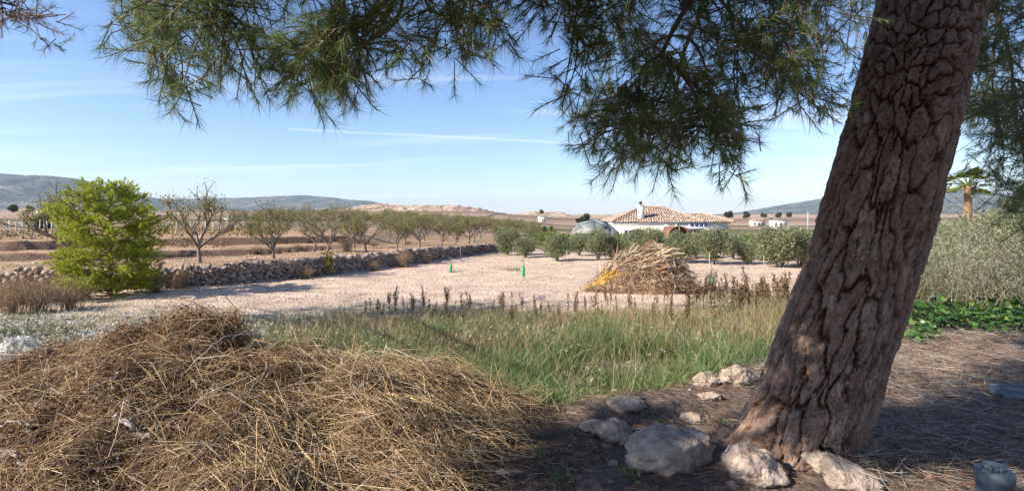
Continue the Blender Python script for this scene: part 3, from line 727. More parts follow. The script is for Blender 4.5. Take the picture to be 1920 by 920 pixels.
# ------------------------------------------------------------------ dry stone wall along the lower orchard terrace
wall = thing('stone_wall', 'long dry stone retaining wall below the almond orchard terrace', 'stone wall')
sx = np.linspace(-25, 0.4, 700); sy = lin(sx, W1)
arc = np.concatenate([[0], np.cumsum(np.hypot(np.diff(sx), np.diff(sy)))])
def on_wall(s):
    x, y = np.interp(s, arc, sx), np.interp(s, arc, sy)
    x2, y2 = np.interp(s + 0.3, arc, sx), np.interp(s + 0.3, arc, sy); x1, y1 = np.interp(s - 0.3, arc, sx), np.interp(s - 0.3, arc, sy)
    return x, y, math.atan2(y2 - y1, x2 - x1)
STV = [mesh_data('stone', *rock((0.5, 0.5, 0.5), 100 + k, 2, 0.42, 12), M_STONE) for k in range(9)]
recs = []
zc = 0.0
for c in range(7):
    s = rng.uniform(0, 0.2)
    while s < arc[-1] - 0.2:
        w = 0.09 + 0.28 * rng.uniform() ** 1.6; x, y, a = on_wall(s + w / 2); h = float(w1h(x)) + 0.06
        ch = h / 6.2 * rng.uniform(0.8, 1.6)
        zb = hgt(x + math.sin(a) * 0.25, y - math.cos(a) * 0.25) - 0.03
        top = c == 6
        z = zb + h / 6.2 * (c + 0.45) + rng.uniform(-0.02, 0.02)
        if not (top and rng.random() < 0.25):
            recs.append((x + rng.uniform(-0.04, 0.04), y + rng.uniform(-0.05, 0.03), z, a + rng.uniform(-0.12, 0.12), w * 1.12, 0.30, ch * 1.18))
        s += w
recs.sort(key=lambda r: -r[4] * r[6] / r[1] ** 2 - (0.5 if r[0] / r[1] > -0.68 else 0))
fill = Geo()
for k, (x, y, z, a, lx, ly, lz) in enumerate(recs):
    me = STV[k % 9]; rx = (rng.uniform(-0.5, 0.5), rng.uniform(-0.35, 0.35), a)
    if k < 300:
        link('stone', me, wall, (x, y, z), rx, (lx, ly, lz))
    else:
        V, F = rock((0.5 * lx, 0.5 * ly, 0.5 * lz), 300 + k % 40, 0 if k > 900 else 1, 0.22, 5)
        ca, sa = math.cos(a), math.sin(a)
        fill.add(V @ np.array([[ca, sa, 0], [-sa, ca, 0], [0, 0, 1]]) + np.array([x, y, z]), F[0])
tag(obj('stone_courses', fill, M_STONE, wall), kind='stuff')

# ------------------------------------------------------------------ loose stones on the gravel and clods on the orchard soil
g = Geo(); V0 = np.array([(1, 0, 0), (-1, 0, 0), (0, 1, 0), (0, -1, 0), (0, 0, 1), (0, 0, -1)], float); F0 = np.array([(0, 2, 4), (2, 1, 4), (1, 3, 4), (3, 0, 4), (2, 0, 5), (1, 2, 5), (3, 1, 5), (0, 3, 5)])
def scatter_stones(g, n, xr, yr, size, keep):
    x, y = rng.uniform(*xr, n), yr[0] + (yr[1] - yr[0]) * rng.uniform(0, 1, n) ** 1.3
    m = keep(x, y); x, y = x[m], y[m]; n = len(x); z = height(x, y)
    s = size[0] + (size[1] - size[0]) * rng.uniform(0, 1, n) ** 3
    sc = s[:, None] * rng.uniform(0.6, 1.3, (n, 3)) * np.array([1, 1, 0.7])
    V = V0[None] * (1 + 0.25 * rng.normal(size=(n, 6, 1))) * sc[:, None] + np.stack([x, y, z + 0.2 * s], 1)[:, None]
    g.add(V.reshape(-1, 3), (F0[None] + (np.arange(n) * 6)[:, None, None]).reshape(-1, 3))
scatter_stones(g, 13000, (-16, 16), (9.5, 34), (0.008, 0.05), lambda x, y: (y < lin(x, W1) - 0.3))
scatter_stones(g, 3500, (-22, -2), (17, 34), (0.015, 0.06), lambda x, y: (y > lin(x, W1) + 0.3))
tag(obj('gravel', g, M_PEBBLE), 'loose pale pink stones strewn over the ploughed field', None, None, 'stuff')
g = Geo()
scatter_stones(g, 700, (0.0, 5), (2.6, 6), (0.004, 0.022), lambda x, y: (y < lin(x, EDGE) + 0.1) & (vnoise(x * 2.2, y * 2.2) > -0.1))
tag(obj('pebbles', g, M_STONE), 'small pebbles scattered among the foreground rocks', None, None, 'stuff')

# ------------------------------------------------------------------ almond orchard
def almond(seed, nleaf, h=2.9):
    r = np.random.default_rng(seed); g = Geo(); tips = []
    def grow(p, d, ln, rad, lvl):
        n = 5; pts = [p]
        for k in range(n):
            d = norm(d + r.normal(size=3) * 0.14 + np.array([0, 0, 0.06])); pts.append(pts[-1] + d * ln / n)
        rr = np.linspace(rad, rad * 0.62, n + 1)
        g.add(*tube(pts, rr, 7 if lvl < 2 else (5 if lvl < 3 else 3), False))
        if lvl >= 4: tips.append((pts[-1], d)); tips.append((pts[2], d)); return
        if lvl >= 2: tips.append((pts[3], d))
        m = {0: 4, 1: 3, 2: 3, 3: 3}[lvl]
        a0 = r.uniform(0, 6.28)
        for k in range(m):
            a = a0 + k * 6.283 / m + r.uniform(-0.4, 0.4); tilt = r.uniform(0.5, 0.85) if lvl == 0 else r.uniform(0.3, 0.75)
            ax = norm(np.cross(d, [math.cos(a), math.sin(a), 0.1])); nd = d * math.cos(tilt) + np.cross(ax, d) * math.sin(tilt)
            st = pts[-1] if k < 2 or lvl == 0 else pts[3]
            grow(st, nd, ln * {0: 1.25, 1: 0.78, 2: 0.7, 3: 0.75}[lvl] * r.uniform(0.8, 1.2), rad * (0.62 if k else 0.7), lvl + 1)
    grow(np.array([0, 0, -0.1]), norm(np.array([r.uniform(-.12, .12), r.uniform(-.12, .12), 1.0])), 0.72, 0.10, 0)
    V, F = g.arrays()
    s = h / V[:, 2].max(); V = V * s
    tp = np.array([t[0] for t in tips]) * s; td = np.array([t[1] for t in tips])
    w = np.exp(-tp[:, 2] / h * 1.2) + 0.12; w /= w.sum()               # the tops have shed first
    k = r.choice(len(tp), nleaf, p=w)
    P = tp[k] + r.normal(size=(nleaf, 3)) * 0.10
    U = norm(td[k] * 0.4 + r.normal(size=(nleaf, 3)) * 0.6 + np.array([0, 0, -0.5]))
    return (V, F), leaves(P, U, norm(r.normal(size=(nleaf, 3))), r.uniform(0.06, 0.11, nleaf), r.uniform(0.026, 0.044, nleaf))
AV = []
for k, (sd, nl) in enumerate([(11, 2200), (12, 2600), (13, 3300), (14, 2900), (15, 1500), (16, 3600)]):
    (V, F), lf = almond(sd, nl)
    AV.append((mesh_data('almond_wood', V, F, M_ALMOND_BARK, True), mesh_data('almond_leaves', lf[0], [lf[1]], M_ALMOND)))
def almond_tree(x, y, k, sc, rz, label, group='almond trees of the terraced orchard'):
    t = thing('almond_tree', label, 'tree', (x, y, hgt(x, y)), rz, group, sc)
    link('trunk', AV[k][0], t); tag(link('crown', AV[k][1], t), kind='stuff')
    return t
front = [((375, 492), 0, 1.06, 'sparse almond tree with forked trunk just right of the small green pine'),
         ((515, 489), 1, 0.86, 'second almond tree from the small green pine, low forked trunk above the stone wall'),
         ((612, 478), 4, 0.82, 'third almond tree of the front row, thin trunk left of the dry bush'),
         ((687, 476), 2, 0.74, 'fourth almond tree of the front row, just right of the round dry bush'),
         ((743, 472), 3, 0.72, 'fifth almond tree of the front row along the stone wall'),
         ((786, 467), 5, 0.72, 'sixth almond tree of the front row along the stone wall'),
         ((825, 465), 2, 0.70, 'seventh almond tree of the front row along the stone wall'),
         ((853, 462), 3, 0.72, 'eighth almond tree of the front row along the stone wall'),
         ((880, 460), 5, 0.72, 'ninth almond tree of the front row, towards the far wall end'),
         ((588, 472), 4, 0.74, 'slim almond tree set back behind the second and third front trees')]
ORD = 'first second third fourth fifth sixth seventh eighth ninth tenth eleventh twelfth thirteenth fourteenth fifteenth sixteenth seventeenth eighteenth nineteenth twentieth'.split() + ['%sth' % k for k in range(21, 60)]
used = []
for (p, k, sc, lb) in front:
    q = ground_at(*p); almond_tree(q[0], q[1], k, sc, rng.uniform(0, 6.28), lb); used.append(q[:2])
dirv = norm(np.array([10.5, 18.0])); nrm = np.array([-dirv[1], dirv[0]])
count = 0
for row in range(0, 15):
    count = 0
    for j in range(0, 26):
        p = np.array([-6.3, 29.5]) + nrm * (4.2 * row) + dirv * (4.3 * (j - 5) + 1.3 * (row % 2)) + rng.normal(size=2) * 0.35
        px = 960 + FPX * p[0] / p[1]
        if p[1] < 27 or p[1] > 118 or px < 452 or px > 1010: continue
        if p[1] < lin(p[0], W1) + 1.5 or min(np.hypot(*(p - u)) for u in used) < 2.6: continue
        if px < 600 and p[1] < 44: continue
        used.append(p); count += 1
        far = p[1] > 75
        almond_tree(p[0], p[1], int(rng.choice([1, 2, 3, 5, 2, 3])) if not far else int(rng.choice([0, 1, 4, 3])), rng.uniform(0.66, 0.8) * (1.1 if far else 1), rng.uniform(0, 6.28),
                    'brownish almond tree deep in the far orchard rows' if far else 'green-leaved almond tree, %s from the near end of the %s orchard row' % (ORD[count - 1], ORD[row]))
q = ground_at(70, 474)
almond_tree(-18.0, 22.6, 0, 1.12, 1.0, 'nearly bare almond tree behind the small green pine')

# ------------------------------------------------------------------ bushes: dry tufts, olives, hedge
def twig_bush(seed, n, h, r, nseg=3, up=0.7):
    rr = np.random.default_rng(seed); g = Geo()
    A = rr.normal(size=(n, 3)) * np.array([r * 0.22, r * 0.22, 0]); a = rr.uniform(0, 6.283, n); ln = h * rr.uniform(0.45, 1.0, n)
    o = np.stack([np.cos(a), np.sin(a), np.zeros(n)], 1) * (r * rr.uniform(0.1, 1.0, n))[:, None]
    C = A + o + np.array([0, 0, 1.0]) * (ln * (1 - 0.45 * (np.linalg.norm(o, axis=1) / r) ** 2))[:, None]
    B = A + o * 0.25 + np.array([0, 0, 1.0]) * (ln * up)[:, None]
    g.add(*rods(A, B, C, 0.004, 0.002, nseg, 3))
    # side twiglets
    m = n * 5; k = rr.integers(0, n, m); t = rr.uniform(0.35, 1.0, m)[:, None]
    P = A[k] * (1 - t) ** 2 + 2 * B[k] * t * (1 - t) + C[k] * t * t
    D = norm(norm(C[k] - A[k]) + rr.normal(size=(m, 3)) * 0.7)
    g.add(*blades(P, D, h * rr.uniform(0.08, 0.28, m), 0.006, None, 1))
    return g.arrays()
DV = [mesh_data('dry_twigs', *twig_bush(40 + k, 150, 0.75, 0.5), M_DRY) for k in range(3)]
def dry_bush(x, y, k, sc, label, zs=1.0, group='dry bushes by the stone wall'):
    t = link('dry_bush', DV[k], None, (x, y, hgt(x, y) - 0.03), (0, 0, rng.uniform(0, 6.28)), (sc, sc, sc * zs))
    return tag(t, label, 'bush', group)
for k, (px, py, s, lb) in enumerate([(20, 590, 1.25, 'reddish dry bush at the left picture edge below the terraces'), (75, 585, 1.3, 'dry bush second from the left edge, before the stone wall'),
                                  (130, 580, 1.25, 'dry bush touching the left foot of the small green pine'), (45, 570, 1.2, 'dry bush behind the two leftmost ones'),
                                  (105, 566, 1.2, 'dry bush under the wall stones left of the small pine'), (5, 572, 1.1, 'half-cut dry bush at the far left under the wall'),
                                  (292, 548, 1.2, 'grey dry tuft right of the small pine at the wall foot'), (335, 541, 1.0, 'low dry tuft leaning on the wall below the sparse almond tree'),
                                  (575, 522, 0.8, 'dry tuft at the wall foot left of the yellow plant'), (756, 500, 1.15, 'rusty dry bush halfway along the wall foot'),
                                  (800, 494, 0.9, 'dry bush right of the rusty one at the wall foot'), (700, 507, 0.7, 'short dry tuft at the wall foot left of the rusty bush'), (160, 560, 1.0, 'dry tuft under the small green pine')]):
    q = ground_at(px, py); dry_bush(q[0], q[1], k % 3, s, lb)
q = ground_at(650, 471); dry_bush(q[0], q[1], 1, 1.25, 'round straw-coloured bush on the orchard terrace between two almond trees', 1.0)
for j, p in enumerate([(120, 471), (560, 468), (480, 474), (700, 461), (765, 458)]):
    q = ground_at(*p); dry_bush(q[0], q[1], j % 3, 0.8, ['low grey bush on the upper terrace left', 'grey tuft on the faint orchard bank', 'grey tuft left end of the faint orchard bank', 'pale tuft behind the fourth almond tree', 'pale tuft behind the fifth almond tree'][j], 0.6)
# the yellow-leaved plant growing out of the wall
q = ground_at(617, 514); r_ = np.random.default_rng(5)
P = np.stack([r_.normal(size=160) * 0.13, r_.normal(size=160) * 0.08, r_.uniform(0.1, 0.95, 160)], 1)
t = thing('yellow_plant', 'yellow-leaved plant hanging over the stone wall', 'plant', (q[0], q[1] - 0.3, q[2]))
lf = leaves(P, norm(r_.normal(size=(160, 3))), norm(r_.normal(size=(160, 3))), 0.13, 0.08)
tag(obj('leaves', (lf[0], [lf[1]]), island_mat('yellow_leaf', [(0, (0.35, 0.27, 0.03)), (1, (0.60, 0.47, 0.05))], 0.6, 0.3), t), kind='stuff')
gg = Geo(); gg.add(*tube(smooth_path([(0, 0, -0.05), (0.05, 0, 0.5), (-0.02, 0, 0.95)], 8), 0.012, 5)); obj('stem', gg, M_TWIG, t)

def leafy(seed, n, rx, rz, zc, lsz, lw, ntr=4, trunk_h=0.35, upw=0.5, lobes=14):
    """a bush or small tree: stems plus leaves gathered in uneven clumps"""
    r = np.random.default_rng(seed); g = Geo()
    cl = norm(r.normal(size=(lobes, 3))) * np.array([rx, rx, rz]) * r.uniform(0.45, 0.9, (lobes, 1)) + np.array([0, 0, zc])
    for c in cl[: max(ntr * 2, 6)]:
        g.add(*tube(smooth_path([(r.uniform(-.06, .06), r.uniform(-.06, .06), -0.1), (c[0] * 0.2, c[1] * 0.2, trunk_h), c * np.array([.6, .6, .8]), c], 9), np.linspace(0.035, 0.006, 9), 5, False))
    k = r.integers(0, lobes, n); rad = (rx * 0.42) * r.uniform(0.2, 1.0, (n, 1)) ** 0.5
    d = norm(r.normal(size=(n, 3))); P = cl[k] + d * rad * np.array([1, 1, 0.9])
    P[:, 2] = np.maximum(P[:, 2], 0.08 + 0.25 * r.uniform(size=n))
    U = norm(d * 0.6 + r.normal(size=(n, 3)) * 0.6 + np.array([0, 0, upw]))
    return g.arrays(), leaves(P, U, norm(r.normal(size=(n, 3))), lsz * r.uniform(0.7, 1.3, n), lw * r.uniform(0.8, 1.2, n))
def leafy_pair(*a, mat=None, bark=None, **k):
    st, lf = leafy(*a, **k)
    return mesh_data('stems', st[0], st[1], bark or M_ALMOND_BARK, True), mesh_data('crown', lf[0], [lf[1]], mat)
OV = [leafy_pair(60 + k, 8000, 0.80, 0.74, 0.80, 0.10, 0.034, mat=M_OLIVE, lobes=34, trunk_h=0.15) for k in range(4)]
def olive(px, py, k, sc, label, y=None):
    q = ground_at(px, py)
    if y: q = np.array([(px - 960) / FPX * y, y, hgt((px - 960) / FPX * y, y)])
    t = thing('olive_tree', label, 'tree', tuple(q), rng.uniform(0, 6.28), 'olive trees between gravel field and hedge', sc * (0.92 if not y else 1.0))
    link('trunk', OV[k][0], t); tag(link('crown', OV[k][1], t), kind='stuff')
for k, (px, py, s, lb) in enumerate([(952, 478, 1.12, 'leftmost olive tree where the stone wall ends'), (985, 482, 0.85, 'low olive tree right of the leftmost one'), (1046, 489, 0.98, 'round olive tree on the gravel, right of the young trees'),
                                  (1122, 487, 1.12, 'olive tree in front of the dome, left of the frond heap'), (1150, 486, 0.85, 'smaller olive tree behind the left end of the frond heap'),
                                  (1212, 488, 1.32, 'tall olive tree directly behind the frond heap'), (1272, 492, 1.08, 'olive tree right behind the frond heap'), (1338, 495, 1.22, 'olive tree in front of the shed'),
                                  (1402, 494, 0.72, 'small pale olive shrub right of the shed olive'), (1462, 501, 1.45, 'large olive tree left of the pine trunk'), (1500, 500, 1.2, 'olive tree half hidden by the pine trunk'), (1086, 479, 0.85, 'low olive tree set back left of the dome olive'), (1182, 480, 0.9, 'olive tree set back behind the frond heap top'), (1243, 482, 0.9, 'olive tree set back right of the tall one'), (1306, 484, 0.95, 'olive tree set back left of the shed olive'), (1375, 486, 0.95, 'olive tree set back right of the shed'), (1428, 488, 1.0, 'olive tree set back left of the large olive')]):
    olive(px, py, k % 4, s, lb)
for k, (px, y, s, lb) in enumerate([(1745, 13.5, 1.15, 'silvery bush right beside the pine trunk'), (1805, 14.5, 1.6, 'silvery bush below the far palm'), (1870, 13.0, 1.25, 'silvery bush at the right behind dead stems'), (1925, 14.0, 1.7, 'silvery bush cut by the right edge')]):
    olive(px, 0, k % 4, s, lb, y)

def hedge(name, label, x0, y0, x1, y1, h, w, n, seed):
    r = np.random.default_rng(seed); t = r.uniform(size=n)
    x, y = x0 + (x1 - x0) * t, y0 + (y1 - y0) * t
    dn = norm(np.array([-(y1 - y0), x1 - x0])); o = r.normal(size=n) * w * 0.45
    x, y = x + dn[0] * o, y + dn[1] * o
    hh = h * (0.85 + 0.22 * vnoise(x * 0.9, y * 0.9, seed) + 0.1 * vnoise(x * 3, y * 3, seed)); z = height(x, y) + hh * r.uniform(0, 1, n) ** 0.6
    P = np.stack([x, y, z], 1)
    lf = leaves(P, norm(r.normal(size=(n, 3)) + np.array([0, 0, 0.4])), norm(r.normal(size=(n, 3))), r.uniform(0.09, 0.16, n), r.uniform(0.05, 0.08, n))
    t = thing(name, label, 'hedge')
    tag(obj('foliage', (lf[0], [lf[1]]), M_HEDGE, t), kind='stuff')
    m = int(np.hypot(x1 - x0, y1 - y0) / 0.8); f = np.linspace(0, 1, m); A = np.stack([x0 + (x1 - x0) * f, y0 + (y1 - y0) * f, 0 * f], 1); A[:, 2] = height(A[:, 0], A[:, 1]) - 0.1
    gg = Geo(); gg.add(*rods(A, A + np.array([0.05, 0, h * 0.4]), A + np.array([0, 0.05, h * 0.8]), 0.03, 0.01, 3, 5)); tag(obj('stems', gg, M_TWIG, t), kind='stuff')
hedge('hedge', 'long green hedge between the olive trees and the house', 1.5, 40, 27, 36, 1.35, 0.9, 17000, 3)
hedge('hedge', 'second green hedge right of the shed beyond the olives', 16, 46, 31, 44, 1.7, 1.2, 9000, 4)
hedge('hedge', 'green hedge running past the dome', 1.0, 45, 12, 45, 1.3, 0.9, 7000, 8)

# ------------------------------------------------------------------ the small bright pine on the left
def small_pine():
    q = ground_at(205, 556)
    t = thing('pine_tree', 'small bright yellow-green pine standing before the stone wall', 'tree', tuple(q))
    r = np.random.default_rng(77); H = 3.5
    g = Geo(); g.add(*tube(smooth_path([(0, 0, -0.1), (0.05, 0, 1.0), (-0.03, 0.03, 2.2), (0.05, 0, H - 0.15)], 16), np.linspace(0.075, 0.012, 16), 8)); obj('trunk', g, M_TWIG, t, True)
    tw, nd = Geo(), Geo()
    for k in range(150):
        z = 0.06 + (H - 0.26) * (k / 149) ** 1.15; a = k * 2.4 + r.uniform(-0.4, 0.4)
        rad = np.interp(z, [0.2, 0.7, 1.3, 2.0, 2.6, 3.1, 3.5], [1.25, 1.4, 1.35, 1.65, 1.2, 0.75, 0.2]) * r.uniform(0.5, 1.16)
        e = np.array([math.cos(a) * rad, math.sin(a) * rad, z + rad * r.uniform(0.05, 0.35)]); s = np.array([0, 0, z]); m = (s + e) / 2 + np.array([0, 0, -0.05])
        tw.add(*rods(s[None], m[None], e[None], 0.014, 0.004, 5, 4))
        n = int(10 + rad * 13); f = r.uniform(0.3, 1.0, n) ** 0.8
        B = s * ((1 - f) ** 2)[:, None] + m * (2 * f * (1 - f))[:, None] + e * (f * f)[:, None] + r.normal(size=(n, 3)) * 0.05
        D = norm(norm(e - s) * 0.7 + r.normal(size=(n, 3)) * 0.5 + np.array([0, 0, 0.45])); L = r.uniform(0.12, 0.3, n)
        tw.add(*rods(B, B + D * L[:, None] * 0.5, B + D * L[:, None], 0.004, 0.002, 1, 3))
        nd.add(*needle_shoots(B, D, L, 34, 0.10, 0.014, (0.3, 0.9)))
    tag(obj('twigs', tw, M_TWIG, t), kind='stuff'); tag(obj('needles', nd, M_NEEDLE_Y, t), kind='stuff')
small_pine()

# ------------------------------------------------------------------ house with tiled hip roof
M_WALL = plain_mat('cream_render', (0.72, 0.62, 0.50), 0.9, 0.06)
M_WHITE = plain_mat('white_paint', (0.78, 0.75, 0.70), 0.7, 0.04)
M_TILE = island_mat('clay_tile', [(0.0, (0.31, 0.205, 0.145)), (0.5, (0.38, 0.275, 0.205)), (1.0, (0.46, 0.36, 0.28))], 0.9)
M_DARK = plain_mat('dark_opening', (0.03, 0.028, 0.026), 0.5)
M_GLASS = plain_mat('window_glass', (0.05, 0.06, 0.07), 0.12, 0.05, 0.6)
M_BROWN = plain_mat('brown_timber', (0.22, 0.10, 0.055), 0.7)
M_GREYMETAL = plain_mat('grey_metal', (0.34, 0.35, 0.36), 0.45)
M_PANEL = plain_mat('solar_glass', (0.045, 0.065, 0.10), 0.25, 0.1, 0.6)
HX0, HX1, HY0, HY1 = 10.75, 20.45, 60.0, 69.0
HG = hgt(15, 62); EAVE = EYE - 15 * 60 / FPX; RIDGE = EYE + 13.5 * 63.5 / FPX
house = thing('house', 'cream single-storey house with terracotta hip roof and white chimney', 'house', (0, 0, 0))
def wallbox(x0, x1, y0, y1, z0, z1): return box(((x0 + x1) / 2, (y0 + y1) / 2, (z0 + z1) / 2), (x1 - x0, y1 - y0, z1 - z0))
obj('wall', (lambda v: (v[0], [v[1]]))(wallbox(HX0 + 0.1, HX1 - 0.1, HY0 + 0.05, HY1 - 0.3, HG - 0.3, EAVE - 0.24)), M_WALL, house)
obj('wall', (lambda v: (v[0], [v[1]]))(wallbox(HX1 - 0.09, 24.6, HY0 + 3.8, HY1 - 0.5, HG - 0.3, EAVE - 0.26)), M_WALL, house)
obj('fascia', (lambda v: (v[0], [v[1]]))(wallbox(HX0, HX1, HY0, HY1, EAVE - 0.235, EAVE + 0.0)), M_WHITE, house)
obj('fascia', (lambda v: (v[0], [v[1]]))(wallbox(HX1 + 0.01, 24.9, HY0 + 3.7, HY1 - 0.2, EAVE - 0.255, EAVE - 0.03)), M_WHITE, house)
def tiled(quad, name='roof_slope'):
    """a roof slope of barrel tiles: columns run from eave to ridge, each tile its own raised piece"""
    a, b, c, d = (np.array(p, float) for p in quad)      # a-b eave, d-c ridge
    nrm = norm(np.cross(b - a, d - a)); nrm = nrm if nrm[2] > 0 else -nrm
    w = np.linalg.norm(b - a); h = max(np.linalg.norm((d + c) / 2 - (a + b) / 2), 0.1); ex = norm(b - a)
    up = np.cross(nrm, ex); up = up if up[2] > 0 else -up; h = float(np.dot(d - a, up)); xl, xr = float(np.dot(d - a, ex)), float(np.dot(c - a, ex))
    g = Geo(); tw, tl = 0.27, 0.42
    n_r = int(h / tl)
    for r in range(n_r + 1):
        t0 = r * tl; x0 = xl * (t0 / h); x1 = w + (xr - w) * (t0 / h); n = int((x1 - x0) / tw)
        if n < 1: continue
        xc = x0 + (np.arange(n) + 0.5) * (x1 - x0) / n; j = rng.normal(size=n) * 0.022
        th = np.linspace(0, math.pi, 5)
        V = np.zeros((n, 2, 5, 3))
        for e, tt in enumerate((t0 - 0.03, min(t0 + tl, h + 0.05))):
            lift = 0.035 if e == 0 else 0.0
            for k, an in enumerate(th):
                V[:, e, k] = a + ex * (xc + math.cos(an) * 0.125 * (1 if e == 0 else 0.85))[:, None] + up * tt + nrm * (math.sin(an) * 0.055 + lift + j)[:, None]
        b0 = (np.arange(n) * 10)[:, None]
        g.add(V.reshape(-1, 3), np.concatenate([b0 + np.array([[k, k + 1, k + 6, k + 5]]) for k in range(4)]))
    base = np.stack([a, b, c, d]) + nrm * 0.01
    sl = obj(name, (base, [np.array([[0, 1, 2, 3]])]), M_TILE, house)
    tag(obj('roof_tiles', g, M_TILE, sl), kind='stuff')
o_ = 0.1; e0 = EAVE + 0.02
ra, rb = (14.9, 64.5, RIDGE), (17.6, 64.5, RIDGE - 0.1)
tiled([(HX0 - o_, HY0 - o_, e0), (HX1 + o_, HY0 - o_, e0), rb, ra])
tiled([(HX1 + o_, HY0 - o_, e0), (HX1 + o_, HY1 + o_, e0), rb, rb])
tiled([(HX1 + o_, HY1 + o_, e0), (HX0 - o_, HY1 + o_, e0), ra, rb])
tiled([(HX0 - o_, HY1 + o_, e0), (HX0 - o_, HY0 - o_, e0), ra, ra])
tiled([(HX1 + 0.2, HY0 + 3.4, e0 - 0.03), (25.2, HY0 + 3.4, e0 - 0.03), (22.4, 66.5, EAVE + 0.95), (19.4, 66.5, EAVE + 0.95)])
tiled([(25.2, HY0 + 3.4, e0 - 0.03), (25.2, HY1, e0 - 0.03), (22.4, 66.5, EAVE + 0.95), (22.4, 66.5, EAVE + 0.95)])
for p0, p1 in (((HX1 + o_, HY0 - o_, e0), rb), ((HX0 - o_, HY0 - o_, e0), ra), (ra, rb), ((25.2, HY0 + 3.4, e0 - 0.03), (22.4, 66.5, EAVE + 0.95))):
    g = Geo(); P = np.linspace(p0, p1, 20) + np.array([0, 0, 0.09]); g.add(*tube(P, 0.12 + 0.015 * (np.arange(20) % 2), 8)); obj('ridge_tiles', g, M_TILE, house)
ch = obj('chimney', (lambda v: (v[0], [v[1]]))(box((14.05, 61.2, EAVE + 0.85), (0.58, 0.58, 1.9))), M_WHITE, house)
g = Geo(); g.add(*box((14.05, 61.2, EAVE + 1.84), (0.70, 0.70, 0.08))); obj('chimney_cap', g, M_WHITE, ch)
g = Geo(); g.add(*lathe([(0.0, EAVE + 1.885), (0.13, EAVE + 1.885), (0.13, EAVE + 2.05), (0.2, EAVE + 2.08), (0.16, EAVE + 2.25), (0.0, EAVE + 2.28)], 12, (14.05, 61.2, 0))); obj('chimney_pot', g, M_DARK, ch)
def window(x, z, w, h, y=HY0 + 0.05):
    g = Geo(); g.add(*box((x, y - 0.02, z), (w, 0.06, h))); f = obj('window', g, M_WHITE, house)
    g = Geo(); g.add(*box((x - w * 0.24, y - 0.055, z), (w * 0.42, 0.02, h * 0.84))); obj('pane', g, M_GLASS, f)
    g = Geo(); g.add(*box((x + w * 0.24, y - 0.055, z), (w * 0.42, 0.02, h * 0.84))); obj('pane', g, M_GLASS, f)
window(12.4, EAVE - 1.15, 1.0, 0.75); window(15.2, EAVE - 1.3, 1.2, 1.0)
g = Geo(); g.add(*lathe([(0.0, 0.0), (0.22, 0.03), (0.4, 0.11), (0.41, 0.10), (0.22, 0.015), (0.0, -0.02)], 20)); V, F = g.arrays()
V = np.stack([V[:, 0], -V[:, 2], V[:, 1]], 1) + np.array([16.45, HY0 - 0.22, EAVE - 0.62])
dish = obj('satellite_dish', (V, F), M_WHITE, house, True)
g = Geo(); g.add(*rods([(16.45, HY0 + 0.06, EAVE - 0.75)], [(16.45, HY0 - 0.1, EAVE - 0.75)], [(16.45, HY0 - 0.22, EAVE - 0.62)], 0.03, 0.03, 2, 6)); obj('bracket', g, M_GREYMETAL, dish)
g = Geo(); g.add(*tube([(17.6, HY0 - 0.02, HG), (17.6, HY0 - 0.02, EAVE - 0.2)], 0.05, 8)); obj('downpipe', g, M_WHITE, house)

# shed and carport in front of the house
shed = thing('shed', 'brown timber shed with grey lean-to roof beside the house', 'shed')
sy0 = 55.0; sg = hgt(18, sy0); st = EYE - 26 * sy0 / FPX
for k in range(9):
    x0 = 17.75 + k * 0.36
    if k in (2, 5, 6): continue
    g = Geo(); g.add(*box((x0 + 0.17, sy0, (sg + st) / 2 - 0.12), (0.34, 0.06, st - sg - 0.1))); obj('plank', g, M_BROWN, shed)
g = Geo(); g.add(*box((19.4, sy0 + 1.5, (sg + st) / 2 - 0.1), (3.2, 2.8, st - sg - 0.3))); obj('interior', g, M_DARK, shed)
g = Geo(); V, F = box((19.3, sy0 + 1.3, st + 0.06), (3.9, 3.6, 0.08)); V[:, 2] += (V[:, 1] - sy0) * 0.05; g.add(V, F); obj('roof', g, M_GREYMETAL, shed)
arch = thing('carport', 'arched brown carport between the house wall and the shed', 'carport')
g = Geo(); an = np.linspace(math.pi, 0, 13); P = np.stack([16.55 + 0.95 * np.cos(an), np.full(13, sy0 + 0.6), st - 0.55 + 0.72 * np.sin(an)], 1)
P = np.concatenate([[[15.6, sy0 + 0.6, sg]], P, [[17.5, sy0 + 0.6, sg]]]); g.add(*tube(P, 0.07, 6)); obj('arch_frame', g, M_BROWN, arch)
g = Geo(); V = np.concatenate([P, P + np.array([0, 2.6, 0])]); n = len(P); g.add(V, np.array([[k, k + 1, n + k + 1, n + k] for k in range(n - 1)]), np.array([[n + k, n + k + 1, n] for k in range(1, n - 1)])); obj('cover', g, M_BROWN, arch)
g = Geo(); g.add(*tube([(16.6, sy0 + 0.6, sg), (16.6, sy0 + 0.6, st + 0.12)], 0.04, 6)); obj('post', g, M_GREYMETAL, arch)
sol = thing('solar_panel', 'tilted blue solar panel on the shed roof', 'solar panel')
for k in range(4):
    V, F = box((0, 0, 0), (0.42, 0.72, 0.04)); c, s_ = math.cos(0.6), math.sin(0.6)
    V = np.stack([V[:, 0], V[:, 1] * c - V[:, 2] * s_, V[:, 1] * s_ + V[:, 2] * c], 1) + np.array([17.9 + 0.45 * k, sy0 + 0.9, st + 0.36]); obj('panel', (V, [F]), M_PANEL, sol)
g = Geo(); g.add(*box((18.6, sy0 + 1.15, st + 0.22), (1.8, 0.05, 0.36))); obj('stand', g, M_GREYMETAL, sol)

